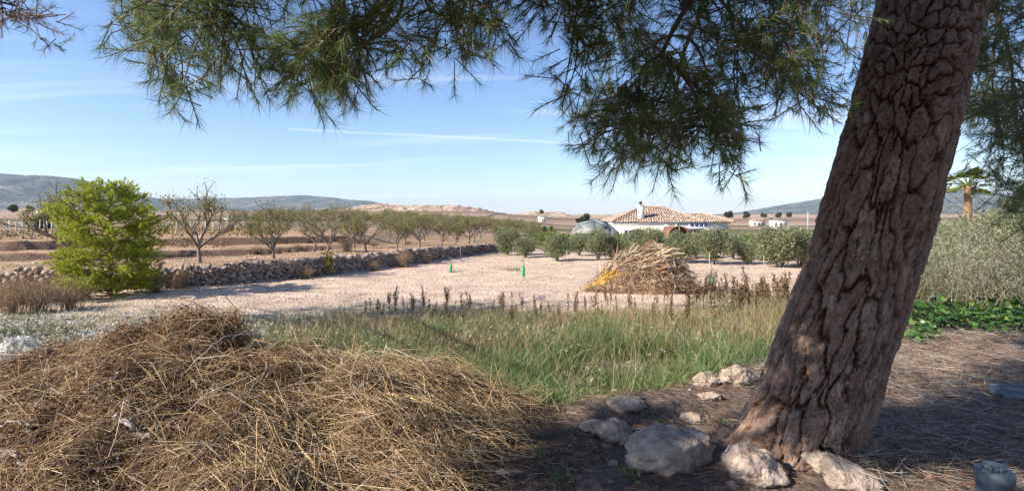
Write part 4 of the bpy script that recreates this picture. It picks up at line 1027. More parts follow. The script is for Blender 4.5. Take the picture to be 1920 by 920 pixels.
# ------------------------------------------------------------------ geodesic dome
dome = thing('dome', 'grey geodesic dome tent in front of the house', 'dome')
DC = np.array([7.35, 50.0, -1.35]); DR = 2.57
M_CLOTH = [plain_mat('grey_canvas', c, 0.7, 0.05) for c in ((0.125, 0.14, 0.135), (0.23, 0.21, 0.21), (0.28, 0.26, 0.26))]
V, F = ICO[1]; rot = np.array([[0.850651, 0, -0.525731], [0, 1, 0], [0.525731, 0, 0.850651]]); V = V @ rot.T * DR + DC
g = Geo(); done = set()
for f in F:
    tri = V[f]; c = tri.mean(0)
    if c[2] < DC[2] - 0.35: continue
    tri = c + (tri - c) * 0.985; nn = norm(np.cross(tri[1] - tri[0], tri[2] - tri[0])); nn = nn if np.dot(nn, c - DC) > 0 else -nn
    VV = np.concatenate([tri, tri - nn * 0.03]); hi = c[2] > DC[2] + DR * 0.62
    obj('panel', (VV, [np.array([[0, 1, 2], [5, 4, 3]]), np.array([[0, 3, 4, 1], [1, 4, 5, 2], [2, 5, 3, 0]])]), M_CLOTH[0] if hi else M_CLOTH[1 + int(rng.integers(0, 2))], dome)
    for a, b in ((0, 1), (1, 2), (2, 0)):
        k = (min(f[a], f[b]), max(f[a], f[b]))
        if k not in done: done.add(k); g.add(*tube([V[f[a]], V[f[b]]], 0.03, 5))
obj('frame', g, M_GREYMETAL, dome)

# ------------------------------------------------------------------ palms
M_PALM = island_mat('palm_frond', [(0.0, (0.06, 0.10, 0.02)), (0.7, (0.15, 0.20, 0.04)), (1.0, (0.25, 0.25, 0.07))], 0.5, 0.3)
M_PTRUNK = noise_mat('palm_trunk', [(0.3, (0.16, 0.085, 0.05)), (0.7, (0.30, 0.18, 0.11))], 9, bump=0.6)
def palm(x, y, trunk_h, cr, label, nf=26, tr=0.2):
    z = hgt(x, y); t = thing('palm_tree', label, 'tree', (x, y, z)); r = np.random.default_rng(int(x * 10) + 900)
    g = Geo(); hs = np.linspace(-0.1, trunk_h, 24); g.add(*tube(np.stack([0 * hs, 0 * hs, hs], 1), tr * (1 + 0.13 * (np.arange(24) % 2)), 10)); obj('trunk', g, M_PTRUNK, t, True)
    for k in range(nf):
        a = k * 2.4; el = r.uniform(-0.35, 1.2); d = np.array([math.cos(a) * math.cos(el), math.sin(a) * math.cos(el), math.sin(el)])
        s = np.array([0, 0, trunk_h]); h = s + d * cr * 0.55
        g = Geo(); g.add(*rods(s[None], (s + d * cr * 0.3 + np.array([0, 0, 0.05]))[None], h[None], 0.03, 0.015, 3, 4))
        side = norm(np.cross(d, [0, 0, 1.0])); n = 22; f = np.linspace(-1.25, 1.25, n)
        D = d[None] * np.cos(f)[:, None] + side[None] * np.sin(f)[:, None]; L = cr * 0.5 * (1 - 0.25 * np.abs(f)); bend = np.zeros((n, 3)); bend[:, 2] = -0.16 * cr
        g.add(*blades(np.repeat(h[None], n, 0), D, L, 0.055 * cr, bend, 2, np.cross(side, d)))
        obj('frond', g, M_PALM, t)
palm(3.05, 47.0, 1.0, 1.15, 'low fan palm at the left of the grey dome')
palm((1815 - 960) / FPX * 38, 38.0, 4.5, 1.7, 'tall fan palm with rusty trunk to the right of the pine trunk', 30, 0.22)
palm((1908 - 960) / FPX * 30, 30.0, 2.2, 1.6, 'lower fan palm at the right edge behind the silvery bushes', 26, 0.22)

# ------------------------------------------------------------------ far trees, buildings, posts
M_FARGREEN = island_mat('far_green', [(0.0, (0.03, 0.05, 0.018)), (1.0, (0.08, 0.10, 0.04))], 0.7, 0.2)
FT2 = [leafy_pair(84 + k, 3000, 1.8, 1.5, 2.2, 0.36, 0.22, mat=M_FARGREEN, lobes=18, trunk_h=0.8) for k in range(2)]
def far_tree(px, py, y, size, k, label, base=None):
    x = (px - 960) / FPX * y; z = EYE + (HZ - py) / FPX * y - 5.5 if base else hgt(x, y) - 0.4
    t = thing('round_tree', label, 'tree', (x, y, z), rng.uniform(0, 6), 'scattered far trees', size)
    link('trunk', FT2[k][0], t); tag(link('crown', FT2[k][1], t), kind='stuff')
for a in [(1098, 404, 240, 1.25, 0, 'dark round tree above the dome'), (1086, 405, 250, 0.8, 1, 'smaller dark tree left of the round one above the dome'), (1141, 404, 260, 0.8, 1, 'dark bush left of the roof corner'),
          (1015, 394, 640, 1.6, 0, 'lone dark tree on the pink knoll', 1), (665, 391, 830, 2.0, 1, 'lone dark tree on the slope left of the terraced hill', 1), (1325, 398, 300, 1.2, 0, 'dark tree just above the house roof'),
          (1366, 403, 500, 2.0, 1, 'spreading tree on the plain right of the roof'), (1399, 403, 520, 1.9, 0, 'spreading tree on the plain, second from the roof'), (1432, 402, 600, 1.6, 1, 'small tree below the right mountain, third from the roof'),
          (1460, 402, 620, 1.8, 0, 'tree in the clump below the right mountain'), (1480, 402, 640, 1.8, 1, 'rightmost tree of the clump below the right mountain'), (1447, 412, 230, 0.7, 0, 'small tree between two far white houses'),
          (82, 424, 62, 0.55, 0, 'dark green bush behind the vineyard posts'), (25, 394, 300, 1.3, 1, 'dark tree at the foot of the left mountain'), (55, 393, 320, 1.2, 0, 'dark tree left of the far cream house'), (108, 395, 280, 1.0, 1, 'dark tree right of the far cream house'),
          (505, 402, 150, 0.8, 0, 'dark bushy tree behind the second almond tree'), (610, 400, 170, 0.8, 1, 'dark bushy tree behind the orchard middle')]:
    far_tree(*a)
M_FARROOF = plain_mat('far_roof', (0.42, 0.25, 0.17), 0.9)
def far_house(px0, px1, ptop, pbase, y, label, roof=True, m=None):
    x0, x1 = (px0 - 960) / FPX * y, (px1 - 960) / FPX * y; w = x1 - x0; xc = (x0 + x1) / 2
    z0 = min(hgt(x0, y), hgt(x1, y)) - 0.3; z1 = EYE + (HZ - ptop) / FPX * y; dp = w * 0.55; zt = z1 - (0.12 * w if roof else 0.02)
    t = thing('farmhouse', label, 'house')
    g = Geo(); g.add(*box((xc, y + dp / 2, (z0 + zt) / 2), (w, dp, zt - z0))); obj('wall', g, m or M_WHITE, t)
    if roof:
        V = np.array([[x0 - .2, y - .2, zt + .01], [x1 + .2, y - .2, zt + .01], [x1 + .2, y + dp + .2, zt + .01], [x0 - .2, y + dp + .2, zt + .01], [x0 + w * .2, y + dp * .5, z1], [x1 - w * .2, y + dp * .5, z1]])
        obj('roof', (V, [np.array([[0, 1, 5, 4], [2, 3, 4, 5]]), np.array([[1, 2, 5], [3, 0, 4]])]), M_FARROOF, t)
    else:
        g = Geo(); g.add(*box((xc, y + dp / 2, zt + 0.07), (w + 0.3, dp + 0.3, 0.12))); obj('roof', g, M_GREYMETAL, t)
    for k in (0.2, 0.5, 0.8):
        g = Geo(); g.add(*box((x0 + w * k, y - 0.03, zt - 1.1), (w * 0.09, 0.08, 1.0))); obj('window', g, M_GLASS, t)
far_house(1009, 1024, 406, 413, 210, 'white farmhouse left of the low palm', False)
far_house(1410, 1435, 410, 420, 190, 'far cream farmhouse with red roof right of the big house', True, M_WALL)
far_house(1449, 1478, 413, 421, 170, 'far white building beside the utility pole', False)
far_house(68, 92, 393, 401, 260, 'far cream house at the foot of the left mountain', False, M_WALL)
far_house(388, 412, 388, 396, 420, 'tiny white farmhouse seen over the sparse almond tree', False)
far_house(420, 470, 408, 414, 150, 'long white shed behind the almond trees', False)
M_POST = plain_mat('pale_post', (0.50, 0.49, 0.45), 0.7)
pole = thing('utility_pole', 'slim grey utility pole on the plain left of the pine trunk', 'pole')
px_, py_ = (1515 - 960) / FPX * 120, 120.0; zb = hgt(px_, py_)
g = Geo(); g.add(*tube([(px_, py_, zb - 0.3), (px_, py_, EYE + 4 * 120 / FPX)], [0.16, 0.11], 8)); obj('shaft', g, M_GREYMETAL, pole)
g = Geo(); g.add(*box((px_, py_, EYE + 2.5 * 120 / FPX), (0.9, 0.12, 0.1))); obj('crossarm', g, M_GREYMETAL, pole)
# vineyard posts on the upper field
vp = Geo(); vp.add(*tube([(0, 0, -0.1), (0, 0, 0.95)], [0.035, 0.03], 6)); vpm = mesh_data('vine_post', *vp.arrays(), M_POST)
lab = ['%s white vineyard post from the left edge on the upper field' % w for w in 'first second third fourth fifth sixth seventh eighth ninth tenth eleventh twelfth thirteenth fourteenth'.split()]
for k in range(14):
    px = -2 + k * 7.5 + (k % 3) * 1.5; y = [28.0, 33.0, 39.0][k % 3]; x = (px - 960) / FPX * y
    tag(link('vine_post', vpm, None, (x, y, hgt(x, y)), (rng.uniform(-.05, .05), 0, 0), (1, 1, rng.uniform(0.85, 1.1))), lab[k], 'post', 'white vineyard posts')
for k in range(12):
    y = 36 + 4.5 * (k % 4); x = (330 + k * 14 - 960) / FPX * y
    tag(link('vine_post', vpm, None, (x, y, hgt(x, y)), (0, rng.uniform(-.05, .05), 0), (1, 1, 0.9)), 'thin white post in the field behind the sparse almond tree', 'post', 'posts behind the sparse almond tree')
# low vines: scrubby rows between the posts
g = Geo(); n = 5000
x = rng.uniform(-36, -14, n); row = rng.integers(0, 6, n); y = 27.5 + row * 5.5 + rng.normal(size=n) * 0.25; m = (x / y < -0.42); x, y = x[m], y[m]; n = len(x)
P = np.stack([x, y, height(x, y) + rng.uniform(0, 0.5, n) ** 1.3], 1)
g.add(*leaves(P, norm(rng.normal(size=(n, 3))), norm(rng.normal(size=(n, 3))), 0.14, 0.1))
tag(obj('vine_foliage', g, island_mat('vine_leaf', [(0, (0.10, 0.06, 0.03)), (0.5, (0.26, 0.16, 0.05)), (1, (0.18, 0.17, 0.06))], 0.7, 0.2)), 'brown and yellow autumn vines in rows on the upper field', None, None, 'stuff')

# ------------------------------------------------------------------ heap of dry straw and prunings
CREST = [(-6.5, 0.0), (-5.6, 0.12), (-4.6, 0.20), (-4.1, 0.26), (-3.7, 0.36), (-3.3, 0.48), (-2.95, 0.59), (-2.55, 0.65), (-2.36, 0.60), (-2.22, 0.49), (-2.0, 0.44), (-1.75, 0.45), (-1.5, 0.47), (-1.2, 0.41), (-0.8, 0.32), (-0.45, 0.22), (-0.2, 0.10), (0.0, 0.02), (0.35, 0.0), (0.6, 0.0)]
CREST_S = [(-6.5, 0.0), (-5.6, 0.16), (-4.6, 0.28), (-3.7, 0.42), (-3.0, 0.54), (-2.4, 0.54), (-1.8, 0.47), (-1.2, 0.37), (-0.6, 0.23), (-0.25, 0.10), (0.0, 0.02), (0.35, 0.0), (0.6, 0.0)]
def heap_z(x, y):
    x = x + 0.30 * (4.6 - y) * sstep(-1.6, -0.2, x); w_ = sstep(3.5, 4.5, y); c = lin(x, CREST) * w_ + lin(x, CREST_S) * (1 - w_); yc = 4.55 + 0.15 * np.sin(x * 1.7)
    s = np.where(y < yc, (yc - y) / (1.75 + 0.25 * np.sin(x * 2.3)), (y - yc) / 0.75)
    f = np.where(y < yc, 1 - s ** 1.7, 1 - s ** 2 * 1.2)
    lump = 0.24 * fbm(x * 1.5, y * 1.5, 8, 4) + 0.19 * fbm(x * 4.5, y * 4.5, 3, 3)
    return np.where(y < yc, np.maximum((c + 0.06) * f, -0.1 + 0 * f), c * f - 0.35 * np.clip(s - 0.4, 0, 3) - 0.3 * np.clip(0.12 - c, 0, 1)) + lump * np.clip(c * 3, 0, 1)
def heap_surface(x, y): return np.maximum(heap_z(x, y), height(x, y))
def on_heap(px, py, lift=0.0):
    dx, dz = (px - 960) / FPX, (HZ - py) / FPX; y = np.linspace(2.2, 6.5, 900)
    d = EYE + dz * y - (heap_surface(dx * y, y) + lift); k = int(np.argmax(d < 0)) if (d < 0).any() else 500
    return np.array([dx * y[k], y[k], float(heap_surface(np.array([dx * y[k]]), np.array([y[k]]))[0]) + lift])
heap = thing('straw_heap', 'big heap of dry brown straw and prunings in the foreground', 'straw heap')
hx, hy = np.arange(-6.6, 0.62, 0.045), np.arange(2.4, 6.0, 0.045)
HX, HY = np.meshgrid(hx, hy); HZ_ = heap_z(HX, HY) - 0.035
nx2 = len(hx); i3 = (np.arange(len(hy) - 1)[:, None] * nx2 + np.arange(nx2 - 1)[None]).ravel()
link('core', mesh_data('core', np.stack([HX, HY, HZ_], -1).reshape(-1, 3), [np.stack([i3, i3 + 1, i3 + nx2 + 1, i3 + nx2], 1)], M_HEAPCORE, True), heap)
def heap_normal(x, y, e=0.06):
    return norm(np.stack([-(heap_z(x + e, y) - heap_z(x - e, y)) / (2 * e), -(heap_z(x, y + e) - heap_z(x, y - e)) / (2 * e), np.ones_like(x)], 1))
def heap_pts(n, xr=(-5.6, 0.35), yr=(2.5, 5.3)):
    x, y = rng.uniform(*xr, n), rng.uniform(*yr, n)
    m = (heap_z(x, y) > height(x, y) - 0.04) & (x + 0.3 * (4.6 - y) < -0.02 + 0.3 * rng.uniform(size=n) ** 3) & (x / np.maximum(y, 1) > -1.15); return x[m], y[m]
def lay_straw(g, n, ln, rad, lift, bias=None, xr=(-5.6, 0.35), yr=(2.5, 5.3), curl=0.12, nseg=2):
    x, y = heap_pts(n, xr, yr); n = len(x); nr = heap_normal(x, y)
    a = rng.uniform(0, 6.283, n) if bias is None else rng.normal(bias[0], bias[1], n)
    d = np.stack([np.cos(a), np.sin(a), np.zeros(n)], 1); d = norm(d - nr * (d * nr).sum(1, keepdims=True)); d = norm(d + nr * rng.normal(0, 0.22, (n, 1)))
    L = rng.uniform(*ln, n)[:, None]; c = np.stack([x, y, heap_z(x, y)], 1) + nr * rng.uniform(-0.02, lift, (n, 1))
    A, C = c - d * L / 2, c + d * L / 2; B = c + rng.normal(size=(n, 3)) * L * curl + nr * L * 0.12
    for E in (A, C): E[:, 2] = np.maximum(E[:, 2], heap_surface(E[:, 0], E[:, 1]) - 0.02)
    g.add(*rods(A, B, C, rng.uniform(*rad, n), rng.uniform(rad[0] * 0.4, rad[1] * 0.6, n), nseg, 3))
st1, st2 = Geo(), Geo()
lay_straw(st1, 9000, (0.05, 0.24), (0.0011, 0.0024), 0.06, None, (-3.2, 0.35), (2.5, 4.3), 0.2)
lay_straw(st1, 4500, (0.15, 0.5), (0.0012, 0.0028), 0.09, None, (-5.0, 0.3), (2.5, 4.6), 0.2)
lay_straw(st1, 3600, (0.25, 0.75), (0.0015, 0.003), 0.08, (-0.45, 0.6), (-1.4, 0.35), (2.6, 5.0), 0.12)
lay_straw(st1, 3200, (0.2, 0.5), (0.0012, 0.0026), 0.05, (-0.2, 0.6), (-1.6, 0.3), (2.6, 4.4), 0.12)
lay_straw(st2, 15000, (0.04, 0.2), (0.0010, 0.0022), 0.06, None, (-5.6, -0.6), (2.5, 5.3), 0.25, 1)
lay_straw(st2, 5000, (0.12, 0.4), (0.0012, 0.0026), 0.10, None, (-5.6, 0.2), (2.5, 5.3), 0.22)
lay_straw(st1, 150, (0.3, 0.8), (0.0025, 0.004), 0.10, None, (-5.0, 0.0), (2.5, 5.0), 0.15)
lay_straw(st2, 200, (0.2, 0.6), (0.0025, 0.0045), 0.10, None, (-5.4, -0.4), (2.5, 5.2), 0.2)
tag(obj('straw', st1, M_STRAW, heap), kind='stuff'); tag(obj('brown_straw', st2, M_BSTRAW, heap), kind='stuff')
cg = Geo(); x, y = heap_pts(65000, (-5.6, 0.0)); m = (vnoise(x * 2.2, y * 2.2, 4) + 0.9 * sstep(-0.6, -2.4, x) * sstep(3.2, 4.0, y) > 0.1); x, y = x[m], y[m]; n = len(x); nr = heap_normal(x, y)
P = np.stack([x, y, heap_z(x, y)], 1) + nr * rng.uniform(-0.02, 0.055, (n, 1)); cg.add(*leaves(P, norm(rng.normal(size=(n, 3))), norm(rng.normal(size=(n, 3))), rng.uniform(0.014, 0.045, n), rng.uniform(0.007, 0.02, n)))
tag(obj('dead_leaves', cg, M_CRUMB, heap), kind='stuff')
def stick(pts, r0, r1, mat, lift=0.03, name='stick', kink=0.012):
    P = np.array([on_heap(*p[:2], lift if len(p) < 3 else p[2]) for p in pts]); n = 14
    P = smooth_path(P, n); P[1:-1] += rng.normal(size=(n - 2, 3)) * kink
    g = Geo(); g.add(*tube(P, np.linspace(r0, r1, n) * 1.4, 6)); return obj(name, g, mat, heap, True)
stick([(500, 680, .12), (478, 730, .09), (445, 775, .07), (420, 815, .05), (395, 850, .05), (378, 880, .03)], 0.008, 0.004, M_DSTICK)
stick([(445, 775, .07), (440, 815, .05), (432, 860, .05), (428, 905, .03)], 0.004, 0.003, M_DSTICK)
stick([(615, 642, .10), (640, 675, .09), (662, 708, .07), (671, 735, .05)], 0.008, 0.006, M_STICK)
stick([(215, 780, .06), (242, 798, .06), (262, 812, .04), (285, 822, .03)], 0.013, 0.008, M_STICK)
stick([(242, 798, .06), (252, 780, .05), (268, 765, .04)], 0.007, 0.004, M_STICK)
stick([(360, 712, .06), (375, 735, .05), (385, 760, .04)], 0.007, 0.004, M_STICK); stick([(405, 730, .07), (395, 750, .05), (383, 768, .04)], 0.005, 0.004, M_STICK)
stick([(236, 748, .05), (243, 762, .05), (248, 776, .03)], 0.007, 0.005, M_STICK)
stick([(0, 742, .05), (60, 728, .06), (130, 717, .06), (195, 707, .04)], 0.008, 0.005, M_DSTICK)
stick([(175, 760, .05), (205, 730, .05), (228, 700, .05), (240, 688, .05)], 0.005, 0.003, M_STICK)
stick([(0, 800, .05), (60, 792, .05), (110, 805, .04), (130, 815, .03)], 0.006, 0.004, M_STICK)
stick([(0, 848, .05), (30, 860, .04), (55, 872, .03)], 0.008, 0.005, M_STICK); stick([(50, 800, .05), (60, 822, .04), (63, 836, .02)], 0.006, 0.005, M_STICK)
stick([(210, 855, .05), (240, 885, .05), (265, 912, .04), (275, 930, .03)], 0.006, 0.004, M_STICK)
stick([(495, 733, .08), (530, 785, .08), (560, 840, .06), (600, 890, .05), (640, 935, .03)], 0.007, 0.005, M_GOLD)
stick([(276, 585, .04), (285, 597, .05), (292, 606, .02)], 0.008, 0.006, M_STICK, name='stick')
stick([(142, 720, .02), (145, 690, .03), (150, 655, .06), (160, 640, .03)], 0.005, 0.004, M_STICK)
stick([(86, 655, .06), (95, 672, .05), (105, 690, .03)], 0.008, 0.005, M_DSTICK); stick([(20, 705, .06), (60, 675, .08), (80, 655, .10)], 0.005, 0.003, M_DSTICK)
stick([(362, 680, .05), (390, 655, .10), (420, 632, .16), (450, 624, .17), (480, 624, .14), (520, 642, .05)], 0.004, 0.003, M_STICK, kink=0.005)
stick([(615, 800, .03), (660, 750, .10), (680, 715, .16)], 0.004, 0.003, M_STICK)
# the fan of golden stems sprawling to the right
fan0 = (722, 738, .09)
stick([fan0, (760, 738, .10), (800, 750, .10), (840, 766, .08), (890, 778, .06), (935, 790, .03)], 0.008, 0.003, M_GOLD, kink=0.004, name='golden_stem')
for k in range(26):
    t = rng.uniform(0, 1); sxp, syp = 730 + 110 * t, 738 + 26 * t ** 1.3
    ex, ey = rng.uniform(850, 990), rng.uniform(770, 835); lx, ly = (sxp + ex) / 2 + rng.uniform(-12, 12), (syp + ey) / 2 - rng.uniform(0, 12)
    stick([(sxp, syp, .10), (lx, ly, .09), ((lx + ex) / 2, (ly + ey) / 2, .06), (ex, ey, .015)], rng.uniform(0.003, 0.005), 0.002, M_GOLD, kink=0.004, name='golden_stem')
stick([(808, 672, .06), (850, 680, .08)], 0.004, 0.004, M_GOLD, name='golden_stem'); stick([(852, 684, .09), (880, 712, .08), (925, 745, .06), (962, 768, .02)], 0.005, 0.003, M_GOLD, name='golden_stem', kink=0.004)
for k in range(16):
    x0, y0 = rng.uniform(30, 900), rng.uniform(690, 880); a = rng.uniform(-0.9, 0.9); l = rng.uniform(30, 90)
    stick([(x0, y0, .05), (x0 + l * 0.5 * math.cos(a), y0 + l * 0.5 * math.sin(a), .07), (x0 + l * math.cos(a), y0 + l * math.sin(a), .04)], 0.0045, 0.003, [M_STICK, M_DSTICK, M_GOLD][k % 3], kink=0.006)

# thin crumpled plastic sheet at the left end of the heap
m, nt, b = nodes_mat('clear_plastic'); b.inputs['Base Color'].default_value = (0.85, 0.84, 0.82, 1); b.inputs['Roughness'].default_value = 0.2
nt.links.new(ramp(nt, N(nt, 'ShaderNodeTexNoise', _Scale=6.0).outputs[0], [(0.3, (0.75, 0.74, 0.72)), (0.7, (0.88, 0.87, 0.86))]), b.inputs['Base Color'])
tr = N(nt, 'ShaderNodeBsdfTransparent'); mx = N(nt, 'ShaderNodeMixShader'); mx.inputs[0].default_value = 0.24
nt.links.new(tr.outputs[0], mx.inputs[1]); nt.links.new(b.outputs[0], mx.inputs[2]); nt.links.new(mx.outputs[0], nt.nodes['Material Output'].inputs[0])
pc = on_heap(18, 668, 0.0); V, F = ICO[4]
rr_ = 1 + 0.5 * fbm(V[:, 0] * 2 + 3, V[:, 1] * 2, V[:, 2] * 2, 4) + 0.25 * np.abs(vnoise(V[:, 0] * 6, V[:, 1] * 6, V[:, 2] * 6))
V = V * rr_[:, None] * np.array([0.17, 0.13, 0.17]) + pc + np.array([-0.03, 0.1, 0.06])
g = Geo(); g.add(V, F)
tag(obj('plastic_sheet', g, m, None, True), 'crumpled clear plastic sheet at the left end of the straw heap', 'plastic sheet')

# ------------------------------------------------------------------ rocks round the pine
def boulder(px, py, size, seed, label, rz=0.0, tilt=0.0, sink=0.3, rough=0.25, facets=7):
    q = ground_at(px, py)
    o = link('rock', mesh_data('rock', *rock(size, seed, 4, rough, facets), M_ROCK, False), None, (q[0], q[1], q[2] + size[2] * (1 - sink) * 0.66 - 0.02), (0, tilt, rz))
    return tag(o, label, 'rock', 'rocks round the pine')
boulder(1255, 868, (0.28, 0.19, 0.17), 3, 'largest pale boulder with a rounded hump below the pine', 0.15, -0.12, 0.25, 0.3, 5)
boulder(1408, 895, (0.20, 0.16, 0.14), 8, 'pitted pale rock between the largest boulder and the trunk foot', -0.2, 0.1, 0.3, 0.35, 10)
boulder(1590, 905, (0.23, 0.14, 0.10), 14, 'angular grey rock in front of the trunk foot', -0.35, 0.25, 0.3, 0.3, 12)
boulder(1150, 822, (0.17, 0.12, 0.11), 21, 'bent pale rock left of the largest boulder', -0.5, 0.35, 0.3, 0.45, 8)
boulder(1118, 806, (0.13, 0.08, 0.055), 22, 'flat tan rock at the left end of the rocks', 0.1, 0.05, 0.3, 0.3, 8)
boulder(1300, 786, (0.10, 0.08, 0.05), 25, 'small flat tan rock above the largest boulder', 0.1, 0.1, 0.3, 0.3, 9)
boulder(1330, 746, (0.12, 0.10, 0.045), 27, 'flat pink stone near the left root of the pine', 0.2, 0.0, 0.3, 0.3, 9)
boulder(1380, 712, (0.24, 0.16, 0.12), 31, 'mossy rock half buried beside the pine root', 0.3, 0.1, 0.5, 0.3, 6)
boulder(1325, 716, (0.15, 0.12, 0.08), 33, 'tan stone on the bank edge left of the mossy rock', 0.0, 0.0, 0.4, 0.3, 8)
boulder(1170, 760, (0.20, 0.13, 0.07), 36, 'low earthy stone on the bank edge above the bent rock', 0.1, 0.0, 0.5, 0.3, 6)
for k, (px, py, s, lb) in enumerate([(1070, 838, .035, 'small white stone left of the bent rock'), (1148, 870, .04, 'small white stone between bent rock and largest boulder'), (1145, 905, .03, 'small tan stone below the largest boulder'),
                                     (1375, 912, .045, 'small stone under the pitted rock'), (1620, 862, .04, 'small pale stone behind the angular rock'), (1655, 868, .035, 'small pale stone right of the angular rock'), (940, 885, .04, 'lone pale stone on the litter beside the heap')]):
    boulder(px, py, (s, s * 0.85, s * 0.7), 50 + k, lb, k, 0, 0.2, 0.3, 9)

# ------------------------------------------------------------------ litter under the pine
def lay_flat(g, n, xr, yr, ln, rad, keep, lift=0.02, curl=0.1, segs=1):
    x, y = rng.uniform(*xr, n), rng.uniform(*yr, n); m = keep(x, y); x, y = x[m], y[m]; n = len(x)
    a = rng.uniform(0, 6.283, n); L = rng.uniform(*ln, n)[:, None]; d = np.stack([np.cos(a), np.sin(a), rng.normal(0, 0.12, n)], 1)
    A = np.stack([x, y, height(x, y) + rng.uniform(0.002, lift, n)], 1); C = A + d * L; C[:, 2] = np.maximum(C[:, 2], height(C[:, 0], C[:, 1]) + 0.002)
    B = (A + C) / 2 + rng.normal(size=(n, 3)) * L * curl; B[:, 2] = np.maximum(B[:, 2], A[:, 2])
    g.add(*blades(A, C - A, np.linalg.norm(C - A, axis=1), rng.uniform(*rad, n) * 2.6, (B - (A + C) / 2) * (1 if segs > 1 else 0), segs, norm(rng.normal(size=(n, 3)) * 0.5 + np.array([0, -0.6, 1.0]))))
under = lambda x, y: (y < lin(x, EDGE) + 0.25) & (x > -0.6 + 0.25 * (y - 3)) 
g = Geo(); lay_flat(g, 30000, (-0.6, 6.5), (2.5, 8.2), (0.06, 0.14), (0.0010, 0.0016), under, 0.03)
lay_flat(g, 14000, (2.2, 7.5), (2.6, 9.0), (0.08, 0.3), (0.001, 0.002), under, 0.05, 0.2, 2)
g2 = Geo(); lay_flat(g2, 17000, (2.0, 7.8), (2.6, 9.2), (0.06, 0.3), (0.0009, 0.0018), under, 0.09, 0.25, 2)
tag(obj('dry_grass_litter', g2, M_GREYSTEM), 'grey dry grass stems strewn over the ground right of the pine', None, None, 'stuff')
tag(obj('pine_litter', g, M_LITTER), 'carpet of fallen brown pine needles under the tree', None, None, 'stuff')
for k in range(16):
    q = ground_at(rng.uniform(1660, 1905), rng.uniform(665, 825)); a = rng.uniform(0, 6.28); l = rng.uniform(0.2, 0.6)
    P = smooth_path(np.array([[0, 0, .015], [math.cos(a) * l * .4, math.sin(a) * l * .4, .05], [math.cos(a + .4) * l * .8, math.sin(a + .4) * l * .8, .02]]), 9); P[:, 2] += height(q[0] + P[:, 0], q[1] + P[:, 1]) - q[2]
    g = Geo(); g.add(*tube(P, np.linspace(0.007, 0.003, 9), 5))
    lb = 'fallen grey twig on the shaded litter right of the pine'
    tag(obj('fallen_twig', g, M_STICK, None, True, tuple(q)), lb, 'twig', 'fallen twigs right of the pine')

# ------------------------------------------------------------------ pipe cap and lid at the lower right
M_CAP = plain_mat('bluegrey_plastic', (0.12, 0.15, 0.16), 0.6, 0.25); M_PIPE = plain_mat('blue_pipe', (0.05, 0.065, 0.095), 0.5, 0.15)
q = ground_at(1864, 968); pz = 1.6 - (878 - HZ) * q[1] / FPX
cap = thing('pipe_cap', 'blue-grey plastic drain pipe with screw cap at the lower right corner', 'pipe', (q[0], q[1], 0))
w = 30 / FPX * q[1]
g = Geo(); g.add(*lathe([(w * 0.94, q[2] - 0.1), (w * 0.94, pz - 0.045)], 36)); obj('pipe', g, M_PIPE, cap, True)
g = Geo(); g.add(*lathe([(w * 0.95, pz - 0.06), (w * 1.04, pz - 0.055), (w * 1.04, pz - 0.02), (w * 1.0, pz - 0.008), (w * 0.55, pz), (0.0, pz + 0.001)], 36)); lid = obj('cap', g, M_CAP, cap)
g = Geo(); an = np.arange(12) * math.pi / 6
for a in an: g.add(*box((math.cos(a) * w * 0.5, math.sin(a) * w * 0.5, pz + 0.011), (0.018, 0.02, 0.02), a))
g.add(*lathe([(w * 0.46, pz + 0.0), (w * 0.46, pz + 0.02), (w * 0.40, pz + 0.024), (0, pz + 0.024)], 24)); obj('grip_ring', g, M_CAP, lid)
q = ground_at(1908, 748)
lid = thing('drain_cover', 'flat grey round lid lying by the right edge', 'cover', tuple(q))
g = Geo(); g.add(*lathe([(0.0, 0.02), (0.17, 0.02), (0.2, 0.035), (0.205, 0.06), (0.19, 0.075), (0.0, 0.08)], 32)); obj('disc', g, M_CAP, lid, False)
g = Geo(); g.add(*lathe([(0.12, 0.081), (0.13, 0.095), (0.14, 0.081)], 28)); obj('rim_ring', g, M_CAP, lid)

# ------------------------------------------------------------------ grass, flowers
def edge_d(x, y): return y - lin(x, EDGE)
n = 170000
x, y = rng.uniform(-5.5, 6.6, n), 4.3 + 9.2 * rng.uniform(size=n) ** 1.2
dens = sstep(-0.15, 0.35, edge_d(x, y)) * sstep(13.2, 10.0, y + 1.6 * vnoise(x * 0.8, y * 0.8, 2) + 0.5 * np.clip(-x - 1, 0, 9)) * (0.12 + 0.88 * sstep(-0.3, 0.25, vnoise(x * 1.3, y * 1.3, 6))) * sstep(-5.5, -2.5, x)
m = rng.uniform(size=n) < dens; x, y = x[m], y[m]; n = len(x)
P = np.stack([x, y, height(x, y) - 0.02], 1); D = norm(rng.normal(size=(n, 3)) * np.array([0.45, 0.45, 0.1]) + np.array([0.05, 0, 1])); L = rng.uniform(0.22, 0.78, n) * (0.8 + 0.5 * vnoise(x * 1.3, y * 1.3, 9))
bend = norm(rng.normal(size=(n, 3)) * np.array([1, 1, 0])) * (L * rng.uniform(0.1, 0.55, n))[:, None]; bend[:, 2] = -L * rng.uniform(0.05, 0.45, n)
g = Geo(); g.add(*blades(P, D, L, rng.uniform(0.004, 0.009, n), bend, 2))
n = 5200; x, y = rng.uniform(-4.5, 6.2, n), rng.uniform(4.7, 12.6, n); m = (edge_d(x, y) > 0.1) & (vnoise(x * 0.9, y * 0.9, 44) + 0.12 * (y - 7) > -0.1); x, y = x[m], y[m]; n = len(x)
